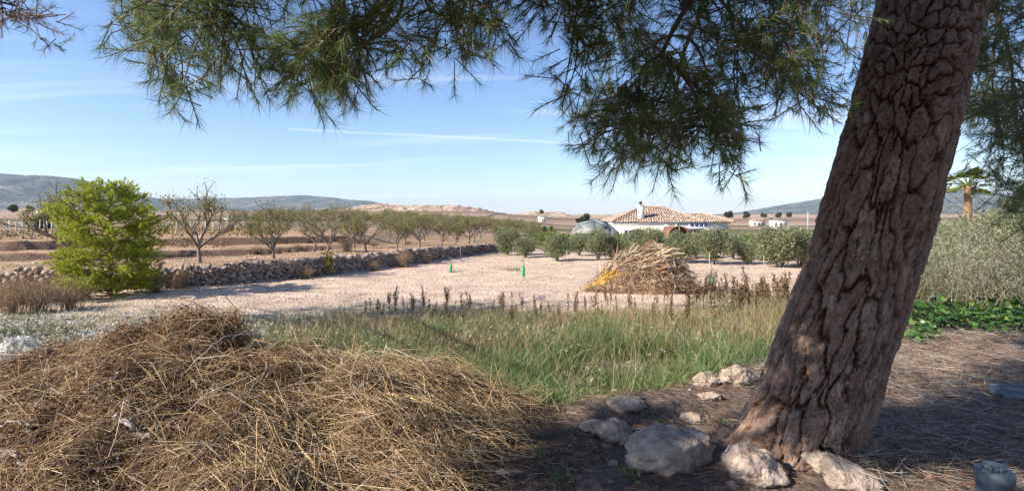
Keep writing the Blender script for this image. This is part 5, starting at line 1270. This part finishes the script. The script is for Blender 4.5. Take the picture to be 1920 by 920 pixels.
P2 = np.stack([x, y, height(x, y)], 1); D2 = norm(rng.normal(size=(n, 3)) * np.array([0.5, 0.5, 0]) + np.array([0, 0, 1])); L2 = rng.uniform(0.3, 0.85, n)
b2 = norm(rng.normal(size=(n, 3)) * np.array([1, 1, 0])) * (L2 * rng.uniform(0.05, 0.5, n))[:, None]; gd = Geo(); gd.add(*blades(P2, D2, L2, rng.uniform(0.004, 0.008, n), b2, 3))
tag(obj('dry_grass', gd, M_DRYWEED), 'long straw-coloured dry stems sticking out of the green grass', None, None, 'stuff')
n = 9000; x, y = rng.uniform(-4.5, 5.5, n), rng.uniform(4.6, 11.5, n); m = (edge_d(x, y) > -0.1) & (vnoise(x * 1.3, y * 1.3, 52) > 0.05); x, y = x[m], y[m]; n = len(x)
P2 = np.stack([x, y, height(x, y) + rng.uniform(0.05, 0.4, n)], 1); gb = Geo(); gb.add(*leaves(P2, norm(rng.normal(size=(n, 3)) + np.array([0, 0, 0.3])), norm(rng.normal(size=(n, 3)) + np.array([0, 0, 1.0])), rng.uniform(0.03, 0.09, n), rng.uniform(0.014, 0.035, n)))
tag(obj('weed_leaves', gb, M_HERB), 'grey-green broad weed leaves among the tall grass', None, None, 'stuff')
tag(obj('grass', g, M_GRASS), 'tall green grass in the hollow between heap and pine', None, None, 'stuff')

def herb_field(n, xr, yr, keep, flow, h=(0.08, 0.28)):
    x, y = rng.uniform(*xr, n), yr[0] + (yr[1] - yr[0]) * rng.uniform(size=n) ** 1.15; m = rng.uniform(size=n) < keep(x, y); x, y = x[m], y[m]; n = len(x)
    P = np.stack([x, y, height(x, y) - 0.01], 1); D = norm(rng.normal(size=(n, 3)) * np.array([0.4, 0.4, 0.1]) + np.array([0, 0, 1])); L = rng.uniform(*h, n)
    g = Geo(); k = 3
    for _ in range(k):
        d2 = norm(D + rng.normal(size=(n, 3)) * 0.45); d2[:, 2] = np.abs(d2[:, 2]); g.add(*blades(P + rng.normal(size=(n, 3)) * np.array([.03, .03, 0]), d2, L * rng.uniform(0.6, 1.05, n), 0.012, None, 2))
    f = rng.uniform(size=n) < flow(x, y); T = (P + D * L[:, None])[f]; nf = len(T)
    gf = Geo()
    for _ in range(3):
        U = norm(rng.normal(size=(nf, 3)) * np.array([1, 1, 0.3])); gf.add(*leaves(T + rng.normal(size=(nf, 3)) * 0.012, U, np.array([0, 0, 1.0]) + 0.3 * rng.normal(size=(nf, 3)), rng.uniform(0.022, 0.04, nf), rng.uniform(0.022, 0.036, nf)))
    return g, gf
nzf = lambda x, y: vnoise(x * 0.55, y * 0.55, 3)
g1, f1 = herb_field(38000, (-13, 7), (6.0, 15.5), lambda x, y: sstep(0.6, 1.4, edge_d(x, y)) * (0.35 + 0.65 * sstep(7.5, 9.5, y + 2 * sstep(-2, -4, x))) * sstep(15.5, 10.0, y + 1.5 * nzf(x, y) + 0.25 * np.clip(x + 2, 0, 9)) * (0.5 + 0.5 * sstep(-0.3, 0.2, vnoise(x * 2, y * 2, 5))), lambda x, y: (0.04 + 0.16 * sstep(8.5, 10.5, y) + 0.6 * sstep(-2.5, -5.0, x)) * (0.25 + 1.1 * sstep(-0.25, 0.3, vnoise(x * 1.1, y * 1.1, 31))))
g3, _ = herb_field(30000, (-7.5, 6.8), (9.4, 14.8), lambda x, y: sstep(-0.52, -0.3, x / y) * sstep(0.56, 0.5, x / y) * sstep(14.6 - 1.2 * sstep(0.1, -0.3, x / y), 12.0 - 1.0 * sstep(0.1, -0.3, x / y), y + 1.3 * vnoise(x, y, 4)) * (0.3 + 0.7 * sstep(-0.3, 0.2, vnoise(x * 1.6, y * 1.6, 15))), lambda x, y: 0 * x, (0.14, 0.48))
tag(obj('dry_weeds', g3, M_DRYWEED), 'mixed tan and green dry weeds before the frond heap', None, None, 'stuff')
tag(obj('herb_leaves', g1, M_HERB), 'low grey-green flowering herbs across the field edge', None, None, 'stuff')
tag(obj('white_flowers', f1, M_PETAL), 'tiny white flowers over the herbs left and centre', None, None, 'stuff')

# ------------------------------------------------------------------ dried dock weeds
def dock(seed, nst):
    r = np.random.default_rng(seed); st, sd, lf = Geo(), Geo(), Geo()
    for k in range(nst):
        a = r.uniform(0, 6.28); t = np.array([math.cos(a) * r.uniform(0.02, 0.16), math.sin(a) * r.uniform(0.02, 0.16), r.uniform(0.65, 1.0)]); m = t * np.array([0.2, 0.2, 0.55])
        st.add(*rods([(0, 0, -0.05)], m[None], t[None], 0.006, 0.003, 5, 5))
        n = 130; f = r.uniform(0.45, 1.0, n); c = m[None] * (2 * f * (1 - f))[:, None] + t[None] * (f * f)[:, None]
        off = r.normal(size=(n, 3)) * 0.026 * (0.6 + 0.6 * np.sin(f * 19 + k))[:, None]
        sd.add(*leaves(c + off, norm(off + np.array([0, 0, 0.01])), norm(r.normal(size=(n, 3))), r.uniform(0.025, 0.05, n), r.uniform(0.018, 0.032, n)))
        n = 6; f = r.uniform(0.08, 0.6, n); c = m[None] * (2 * f * (1 - f))[:, None] + t[None] * (f * f)[:, None]; U = norm(r.normal(size=(n, 3)) + np.array([0, 0, 0.2])); lf.add(*leaves(c, U, np.array([0, 0, 1.0]) + 0.2 * r.normal(size=(n, 3)), r.uniform(0.07, 0.15, n), r.uniform(0.025, 0.05, n)))
    return [mesh_data(nm, *gg.arrays(), mt) for nm, gg, mt in (('stem', st, M_DOCKSTEM), ('seed_head', sd, M_DOCK), ('leaf', lf, M_WEEDLEAF))]
KV = [dock(130 + k, 1 + k % 4) for k in range(7)]
def weed(px, py, k, sc, label, group='dried brown weed stalks'):
    q = ground_at(px, py); t = thing('dried_weed', label, 'weed', tuple(q), rng.uniform(0, 6.28), group, sc)
    link('stem', KV[k][0], t); tag(link('seed_head', KV[k][1], t), kind='stuff'); tag(link('leaves', KV[k][2], t), kind='stuff')
for px, py, k, s, lb in [(437, 632, 1, 0.62, 'dark leafy weed stalk rising behind the straw heap'), (708, 606, 1, 0.6, 'leaning brown weed at the left of the central weeds'), (741, 606, 5, 0.85, 'tall dark weed spike left of the twin spikes'),
                         (772, 604, 2, 0.6, 'short weed between the tall dark spikes'), (795, 606, 5, 0.85, 'tall branching weed spike in the centre left'), (865, 604, 0, 0.85, 'single tall thin weed spike in the centre'), (838, 606, 2, 0.5, 'short weed left of the single thin spike'),
                         (962, 622, 3, 0.62, 'brown weed in the grass below the young trees'), (1008, 622, 1, 0.75, 'brown weed right of the first grass weed'), (1040, 622, 0, 0.55, 'thin brown weed left of the frond heap'), (605, 640, 0, 0.45, 'small dry weed rising behind the right part of the heap')]:
    weed(px, py, k, s, lb)
for k in range(34):
    px = 1290 + k * 5.7 + rng.uniform(-2, 2); weed(px, rng.uniform(572, 608), k % 7, rng.uniform(0.75, 1.15), ORD[k] + ' seed-spiked brown weed from the left in the stand beside the pine trunk', 'stand of seed-spiked weeds left of the pine trunk')
for k in range(26):
    weed(685 + k * 15 + rng.uniform(-6, 6), rng.uniform(585, 616), k % 7, rng.uniform(0.4, 0.78), ORD[k] + ' slender brown weed from the left in the central weed strip', 'slender weeds of the central strip')
for k in range(30):
    weed(rng.uniform(1060, 1300), rng.uniform(575, 620), k % 7, rng.uniform(0.4, 0.7), 'short reddish weed in the patch before the frond heap', 'short weeds before the frond heap')

# ------------------------------------------------------------------ heap of cut palm fronds
q = ground_at(1190, 545); fh = thing('frond_heap', 'heap of dry cut palm fronds with yellow stalks on the gravel', 'frond heap', tuple(q))
k_ = q[1] / FPX
M_FROND = island_mat('dry_frond', [(0.0, (0.26, 0.175, 0.11)), (0.5, (0.44, 0.32, 0.21)), (1.0, (0.60, 0.48, 0.35))], 0.8, 0.1)
M_FROND2 = island_mat('rusty_frond', [(0.0, (0.22, 0.115, 0.065)), (1.0, (0.48, 0.29, 0.18))], 0.8, 0.1)
M_YSTALK = noise_mat('yellow_stalk', [(0.3, (0.52, 0.30, 0.03)), (0.7, (0.68, 0.43, 0.05))], 5, bump=0.1)
FP = np.array([(-100, 0), (-92, 4), (-70, 24), (-40, 50), (-10, 66), (25, 80), (50, 77), (75, 56), (95, 32), (112, 8), (118, 0)], float) * k_
def fprof(x): return np.interp(x, FP[:, 0], FP[:, 1])
cu, cv = np.linspace(-100, 118, 60) * k_, np.linspace(-1, 1, 26)
CU, CV = np.meshgrid(cu, cv); CZ = fprof(CU) * np.sqrt(np.clip(1 - CV ** 2, 0, 1)) * 0.88 * (1 + 0.22 * fbm(CU * 2.5, CV * 2.5, 1, 4)) - 0.04
ci = (np.arange(25)[:, None] * 60 + np.arange(59)[None]).ravel()
link('core', mesh_data('core', np.stack([CU, CV * (0.35 + 0.55 * fprof(CU) / fprof(0.0)), CZ], -1).reshape(-1, 3), [np.stack([ci, ci + 1, ci + 61, ci + 60], 1)], noise_mat('frond_core', [(0.3, (0.12, 0.075, 0.045)), (0.7, (0.30, 0.19, 0.12))], 6, bump=0.8, dist=0.05), True), fh)
r = np.random.default_rng(9)
def fsurf(u, v, l=0.0):
    h = fprof(u); return np.array([u, v * (0.35 + 0.55 * h / fprof(0.0)) - l * 0.6, max(h * math.sqrt(max(0, 1 - v * v)), 0.02) + l])
for k in range(64):
    u = r.uniform(-80, 95) * k_; v = -r.uniform(0.05, 0.92) if k > 12 else r.uniform(-0.3, 0.2); c = fsurf(u, v, r.uniform(0.0, 0.05))
    tan = norm(fsurf(u + 0.15, v) - fsurf(u - 0.15, v)); a = r.normal(0.1, 0.35); d = norm(tan * math.cos(a) + np.array([0, -0.25, 1.0]) * math.sin(a)); d = d if u < 0.5 or r.uniform() < 0.5 else -d
    L = r.uniform(0.45, 1.05); A, C_ = c - d * L * 0.5, c + d * L * 0.5; A[2], C_[2] = max(A[2], 0.02), max(C_[2], 0.02)
    g = Geo(); g.add(*rods(A[None], (c + np.array([0, -0.02, 0.05]))[None], C_[None], r.uniform(0.012, 0.028), 0.006, 5, 4))
    n = 20; f = np.linspace(0.35, 1, n)[:, None]; Pm = A * (1 - f) + C_ * f; g.add(*blades(Pm, norm(d * 0.9 + r.normal(size=(n, 3)) * 0.3 + np.array([0, 0, -0.15])), r.uniform(0.2, 0.5, n), 0.03, None, 2))
    obj('frond', g, M_FROND if k % 4 else M_FROND2, fh)
for k in range(8):
    u0 = (-98 + 3.5 * k) * k_; v0 = -0.5 - 0.05 * k; A = fsurf(u0, v0, 0.03); C_ = fsurf(u0 + (34 + 3 * (k % 4)) * k_, v0, 0.05)
    g = Geo(); g.add(*rods(A[None], ((A + C_) / 2 + np.array([0, -0.03, 0.03]))[None], C_[None], 0.024, 0.012, 5, 5)); n = 8; f = np.linspace(0.3, 1, n)[:, None]
    g.add(*blades(A * (1 - f) + C_ * f, norm((C_ - A) + r.normal(size=(n, 3)) * 0.2), 0.3, 0.03, None, 2)); obj('yellow_stalk', g, M_YSTALK, fh)
A = np.array([10 * k_, -0.2, 40 * k_]); C_ = np.array([50 * k_, -0.2, 84 * k_]); g = Geo(); g.add(*rods(A[None], ((A + C_) / 2 + np.array([-.1, 0, .1]))[None], C_[None], 0.04, 0.025, 5, 5)); obj('stalk', g, M_GOLD, fh, True)
A = np.array([30 * k_, -0.5, 72 * k_]); C_ = np.array([62 * k_, -0.9, 12 * k_]); g = Geo(); g.add(*rods(A[None], (A + np.array([0.35, -.3, .0]))[None], C_[None], 0.03, 0.05, 6, 5)); obj('stalk', g, M_STICK, fh, True)
n = 4200; u = r.uniform(-98, 116, n) * k_; vv = -r.uniform(0, 1, n) ** 0.7; P = np.stack([u, vv * (0.4 + 0.55 * fprof(u) / fprof(0.0)), fprof(u) * np.sqrt(1 - vv ** 2) * 0.95], 1)
g = Geo(); g.add(*blades(P, norm(r.normal(size=(n, 3)) + np.array([0, -.4, -.1])), r.uniform(0.1, 0.35, n), 0.016, None, 2)); tag(obj('shreds', g, M_FROND, fh), kind='stuff')

# ------------------------------------------------------------------ young trees in green guards, thin stakes
M_GUARD = plain_mat('green_guard', (0.05, 0.30, 0.12), 0.5, 0.1)
for k, (px, py, h, lb) in enumerate([(981, 519, 0.40, 'sapling in a bright green guard in the middle of the gravel'), (845, 511, 0.32, 'sapling in a small green guard near the stone wall'), (1334, 545, 0.42, 'sapling in a green guard behind the dense weeds')]):
    q = ground_at(px, py); t = thing('sapling', lb, 'sapling', tuple(q), 0, 'young trees in green guards')
    g = Geo(); g.add(*lathe([(0.07, 0), (0.065, h * 0.5), (0.075, h), (0.06, h), (0.05, h * 0.5), (0.055, 0)], 12)); obj('guard', g, M_GUARD, t)
    g = Geo(); g.add(*tube(smooth_path([(0, 0, 0), (0.02, 0, h), (-0.02, 0, h * 2.0)], 8), [0.012] * 4 + [0.008] * 4, 5)); obj('stem', g, M_TWIG, t)
    P = np.array([0, 0, h * 1.5]) + rng.normal(size=(60, 3)) * np.array([0.06, 0.06, 0.12]); lf = leaves(P, norm(rng.normal(size=(60, 3))), norm(rng.normal(size=(60, 3))), 0.06, 0.02); tag(obj('crown', (lf[0], [lf[1]]), M_OLIVE, t), kind='stuff')
for px, py, h, lb in [(863, 488, 0.8, 'thin pale stake beside the wall foot'), (962, 502, 1.0, 'thin stake above the middle green guard'), (1095, 492, 0.75, 'thin pale stake left of the frond heap'), (1063, 494, 0.7, 'thin stake beside the round olive tree'), (1330, 545, 1.25, 'thin stake over the guard behind the weeds'), (1432, 515, 0.8, 'thin stake left of the large olive tree'), (1403, 478, 0.9, 'pale stake in front of the hedge'), (1306, 478, 0.9, 'pale stake between two olive trees behind the heap')]:
    q = ground_at(px, py); g = Geo(); g.add(*tube([(0, 0, -0.05), (0.01, 0, h * 0.6), (0.0, 0.01, h)], [0.010, 0.009, 0.008], 6)); tag(obj('stake', g, M_POST, None, False, tuple(q)), lb, 'stake', 'thin stakes in the gravel field')
q = ground_at(962, 506); n = 260; P = np.stack([rng.normal(size=n) * 0.3, rng.normal(size=n) * 0.3, 0 * np.arange(n)], 1)
g = Geo(); g.add(*blades(P, norm(rng.normal(size=(n, 3)) * 0.5 + np.array([0, 0, 1])), rng.uniform(0.06, 0.16, n), 0.012, None, 2)); t = thing('weed_tuft', 'small green weed tuft round the thin stake on the gravel', 'weed', tuple(q)); tag(obj('leaves', g, M_GRASS, t), kind='stuff')

# ------------------------------------------------------------------ right side: ivy, dead-stemmed shrubs
n = 5200; x, y = rng.uniform(5.0, 9.5, n), rng.uniform(6.3, 9.4, n)
m = (y > 7.0 + 0.5 * vnoise(x * 1.2, y, 2)) & (x / y > 0.70); x, y = x[m], y[m]; n = len(x)
P = np.stack([x, y, height(x, y) + 0.05 + 0.3 * rng.uniform(size=n) * (0.6 + 0.6 * vnoise(x * 1.4, y * 1.4, 8))], 1)
g = Geo(); g.add(*leaves(P, norm(rng.normal(size=(n, 3)) * np.array([1, 1, 0.35]) + np.array([0, -.3, -0.1])), norm(np.array([0, -.45, 1.0]) + 0.4 * rng.normal(size=(n, 3))), rng.uniform(0.06, 0.12, n), rng.uniform(0.06, 0.11, n)))
tag(obj('ivy', g, M_IVY), 'glossy green ivy covering the ground at the right', None, None, 'stuff')
SB = [mesh_data('shrub_stems', *twig_bush(170 + k, 120, 1.5, 0.8, 4, 0.6), M_GREYSTEM) for k in range(3)]
SBL = []
for k in range(3):
    r = np.random.default_rng(190 + k); n = 2600; P = r.normal(size=(n, 3)) * np.array([0.4, 0.4, 0.36]) + np.array([0, 0, 0.75]); P[:, 2] = np.abs(P[:, 2])
    lf = leaves(P, norm(r.normal(size=(n, 3)) + np.array([0, 0, .6])), norm(r.normal(size=(n, 3))), 0.06, 0.014); SBL.append(mesh_data('shrub_leaves', lf[0], [lf[1]], M_OLIVE))
for k, (x, y, s, lb) in enumerate([(6.3, 8.9, 0.85, 'dead-stemmed shrub right beside the trunk above the ivy'), (7.1, 8.6, 1.0, 'tall grey dead-stemmed shrub in the middle of the right side'), (7.9, 8.4, 1.0, 'dead-stemmed shrub near the right edge above the ivy'), (8.6, 8.9, 1.1, 'dead-stemmed shrub at the very right edge'), (7.4, 10.2, 1.1, 'shrub behind the tall grey dead stems'), (8.5, 10.4, 1.15, 'shrub at the right behind the dead stems')]):
    t = thing('dry_shrub', lb, 'shrub', (x, y, hgt(x, y)), k * 1.3, 'dead-stemmed shrubs above the ivy', s); tag(link('stems', SB[k % 3], t), kind='stuff'); tag(link('leaves', SBL[k % 3], t), kind='stuff')
for k in range(5):
    A = np.array([7.9 + 0.25 * k, 7.7 + 0.1 * k, 0.1]); C_ = A + np.array([-1.3 - 0.25 * k, 0.6, 1.3 + 0.16 * k]); g = Geo(); g.add(*rods([(0, 0, 0)], [(C_ - A) * 0.5 + np.array([-.1, 0, .15])], [C_ - A], 0.009, 0.004, 7, 5))
    tag(obj('bare_cane', g, M_DSTICK, None, True, tuple(A)), ['lowest', 'second lowest', 'middle', 'second highest', 'highest'][k] + ' of the bare canes leaning left over the ivy', 'cane', 'leaning bare canes at the right')
n = 9000; x, y = rng.uniform(4.8, 10.5, n), rng.uniform(8.3, 12.0, n); P = np.stack([x, y, height(x, y)], 1); L = rng.uniform(0.3, 1.15, n) * (0.8 + 0.4 * vnoise(x, y, 3))
bend = norm(rng.normal(size=(n, 3)) * np.array([1, 1, 0])) * (L * rng.uniform(0.1, 0.45, n))[:, None]; bend[:, 2] = -L * rng.uniform(0, 0.25, n)
g = Geo(); g.add(*blades(P, norm(rng.normal(size=(n, 3)) * np.array([0.25, 0.25, 0]) + np.array([0, 0, 1])), L, rng.uniform(0.005, 0.009, n), bend, 3))
tag(obj('wispy_grass', g, M_DRYWEED), 'tall wispy grey-green grass among the shrubs at the right', None, None, 'stuff')
# little green plants among the rocks
r = np.random.default_rng(3)
for k, (px, py, lb) in enumerate([(1230, 800, 'small green seedling above the largest boulder'), (1350, 800, 'small green seedling right of the flat tan rock'), (1055, 905, 'blue-green seedling low in the litter'), (1010, 862, 'seedling left of the rocks'), (1420, 880, 'seedling growing on the pitted rock'), (1185, 905, 'tiny seedling below the bent rock'), (1455, 812, 'pale seedling by the trunk foot')]):
    q = ground_at(px, py); n = 26; P = np.stack([r.normal(size=n) * 0.05, r.normal(size=n) * 0.05, r.uniform(0.01, 0.07, n)], 1); lf = leaves(P, norm(r.normal(size=(n, 3)) * np.array([1, 1, .4]) + np.array([0, 0, .3])), norm(np.array([0, 0, 1.0]) + 0.3 * r.normal(size=(n, 3))), r.uniform(0.025, 0.05, n), r.uniform(0.014, 0.026, n))
    t = thing('seedling', lb, 'plant', tuple(q), 0, 'seedlings among the rocks'); tag(obj('leaves', (lf[0], [lf[1]]), M_WEEDLEAF, t), kind='stuff')
    gg = Geo(); gg.add(*tube([(0, 0, -0.01), (0.005, 0, 0.06)], [0.003, 0.002], 4)); obj('stem', gg, M_WEEDLEAF, t)

# ------------------------------------------------------------------ the air over the plain
hz = Geo(); hz.add(*box((0, 6950, 170), (22000, 16100, 350.0)))
m = bpy.data.materials.new('air'); m.use_nodes = True; nt = m.node_tree; nt.nodes.clear()
pv = N(nt, 'ShaderNodeVolumePrincipled', _Density=0.000055); pv.inputs['Color'].default_value = (0.60, 0.78, 1.0, 1); pv.inputs['Anisotropy'].default_value = 0.1
nt.links.new(pv.outputs[0], N(nt, 'ShaderNodeOutputMaterial').inputs['Volume'])
tag(obj('haze', hz, m), 'pale blue air haze over the plain', None, None, 'stuff')
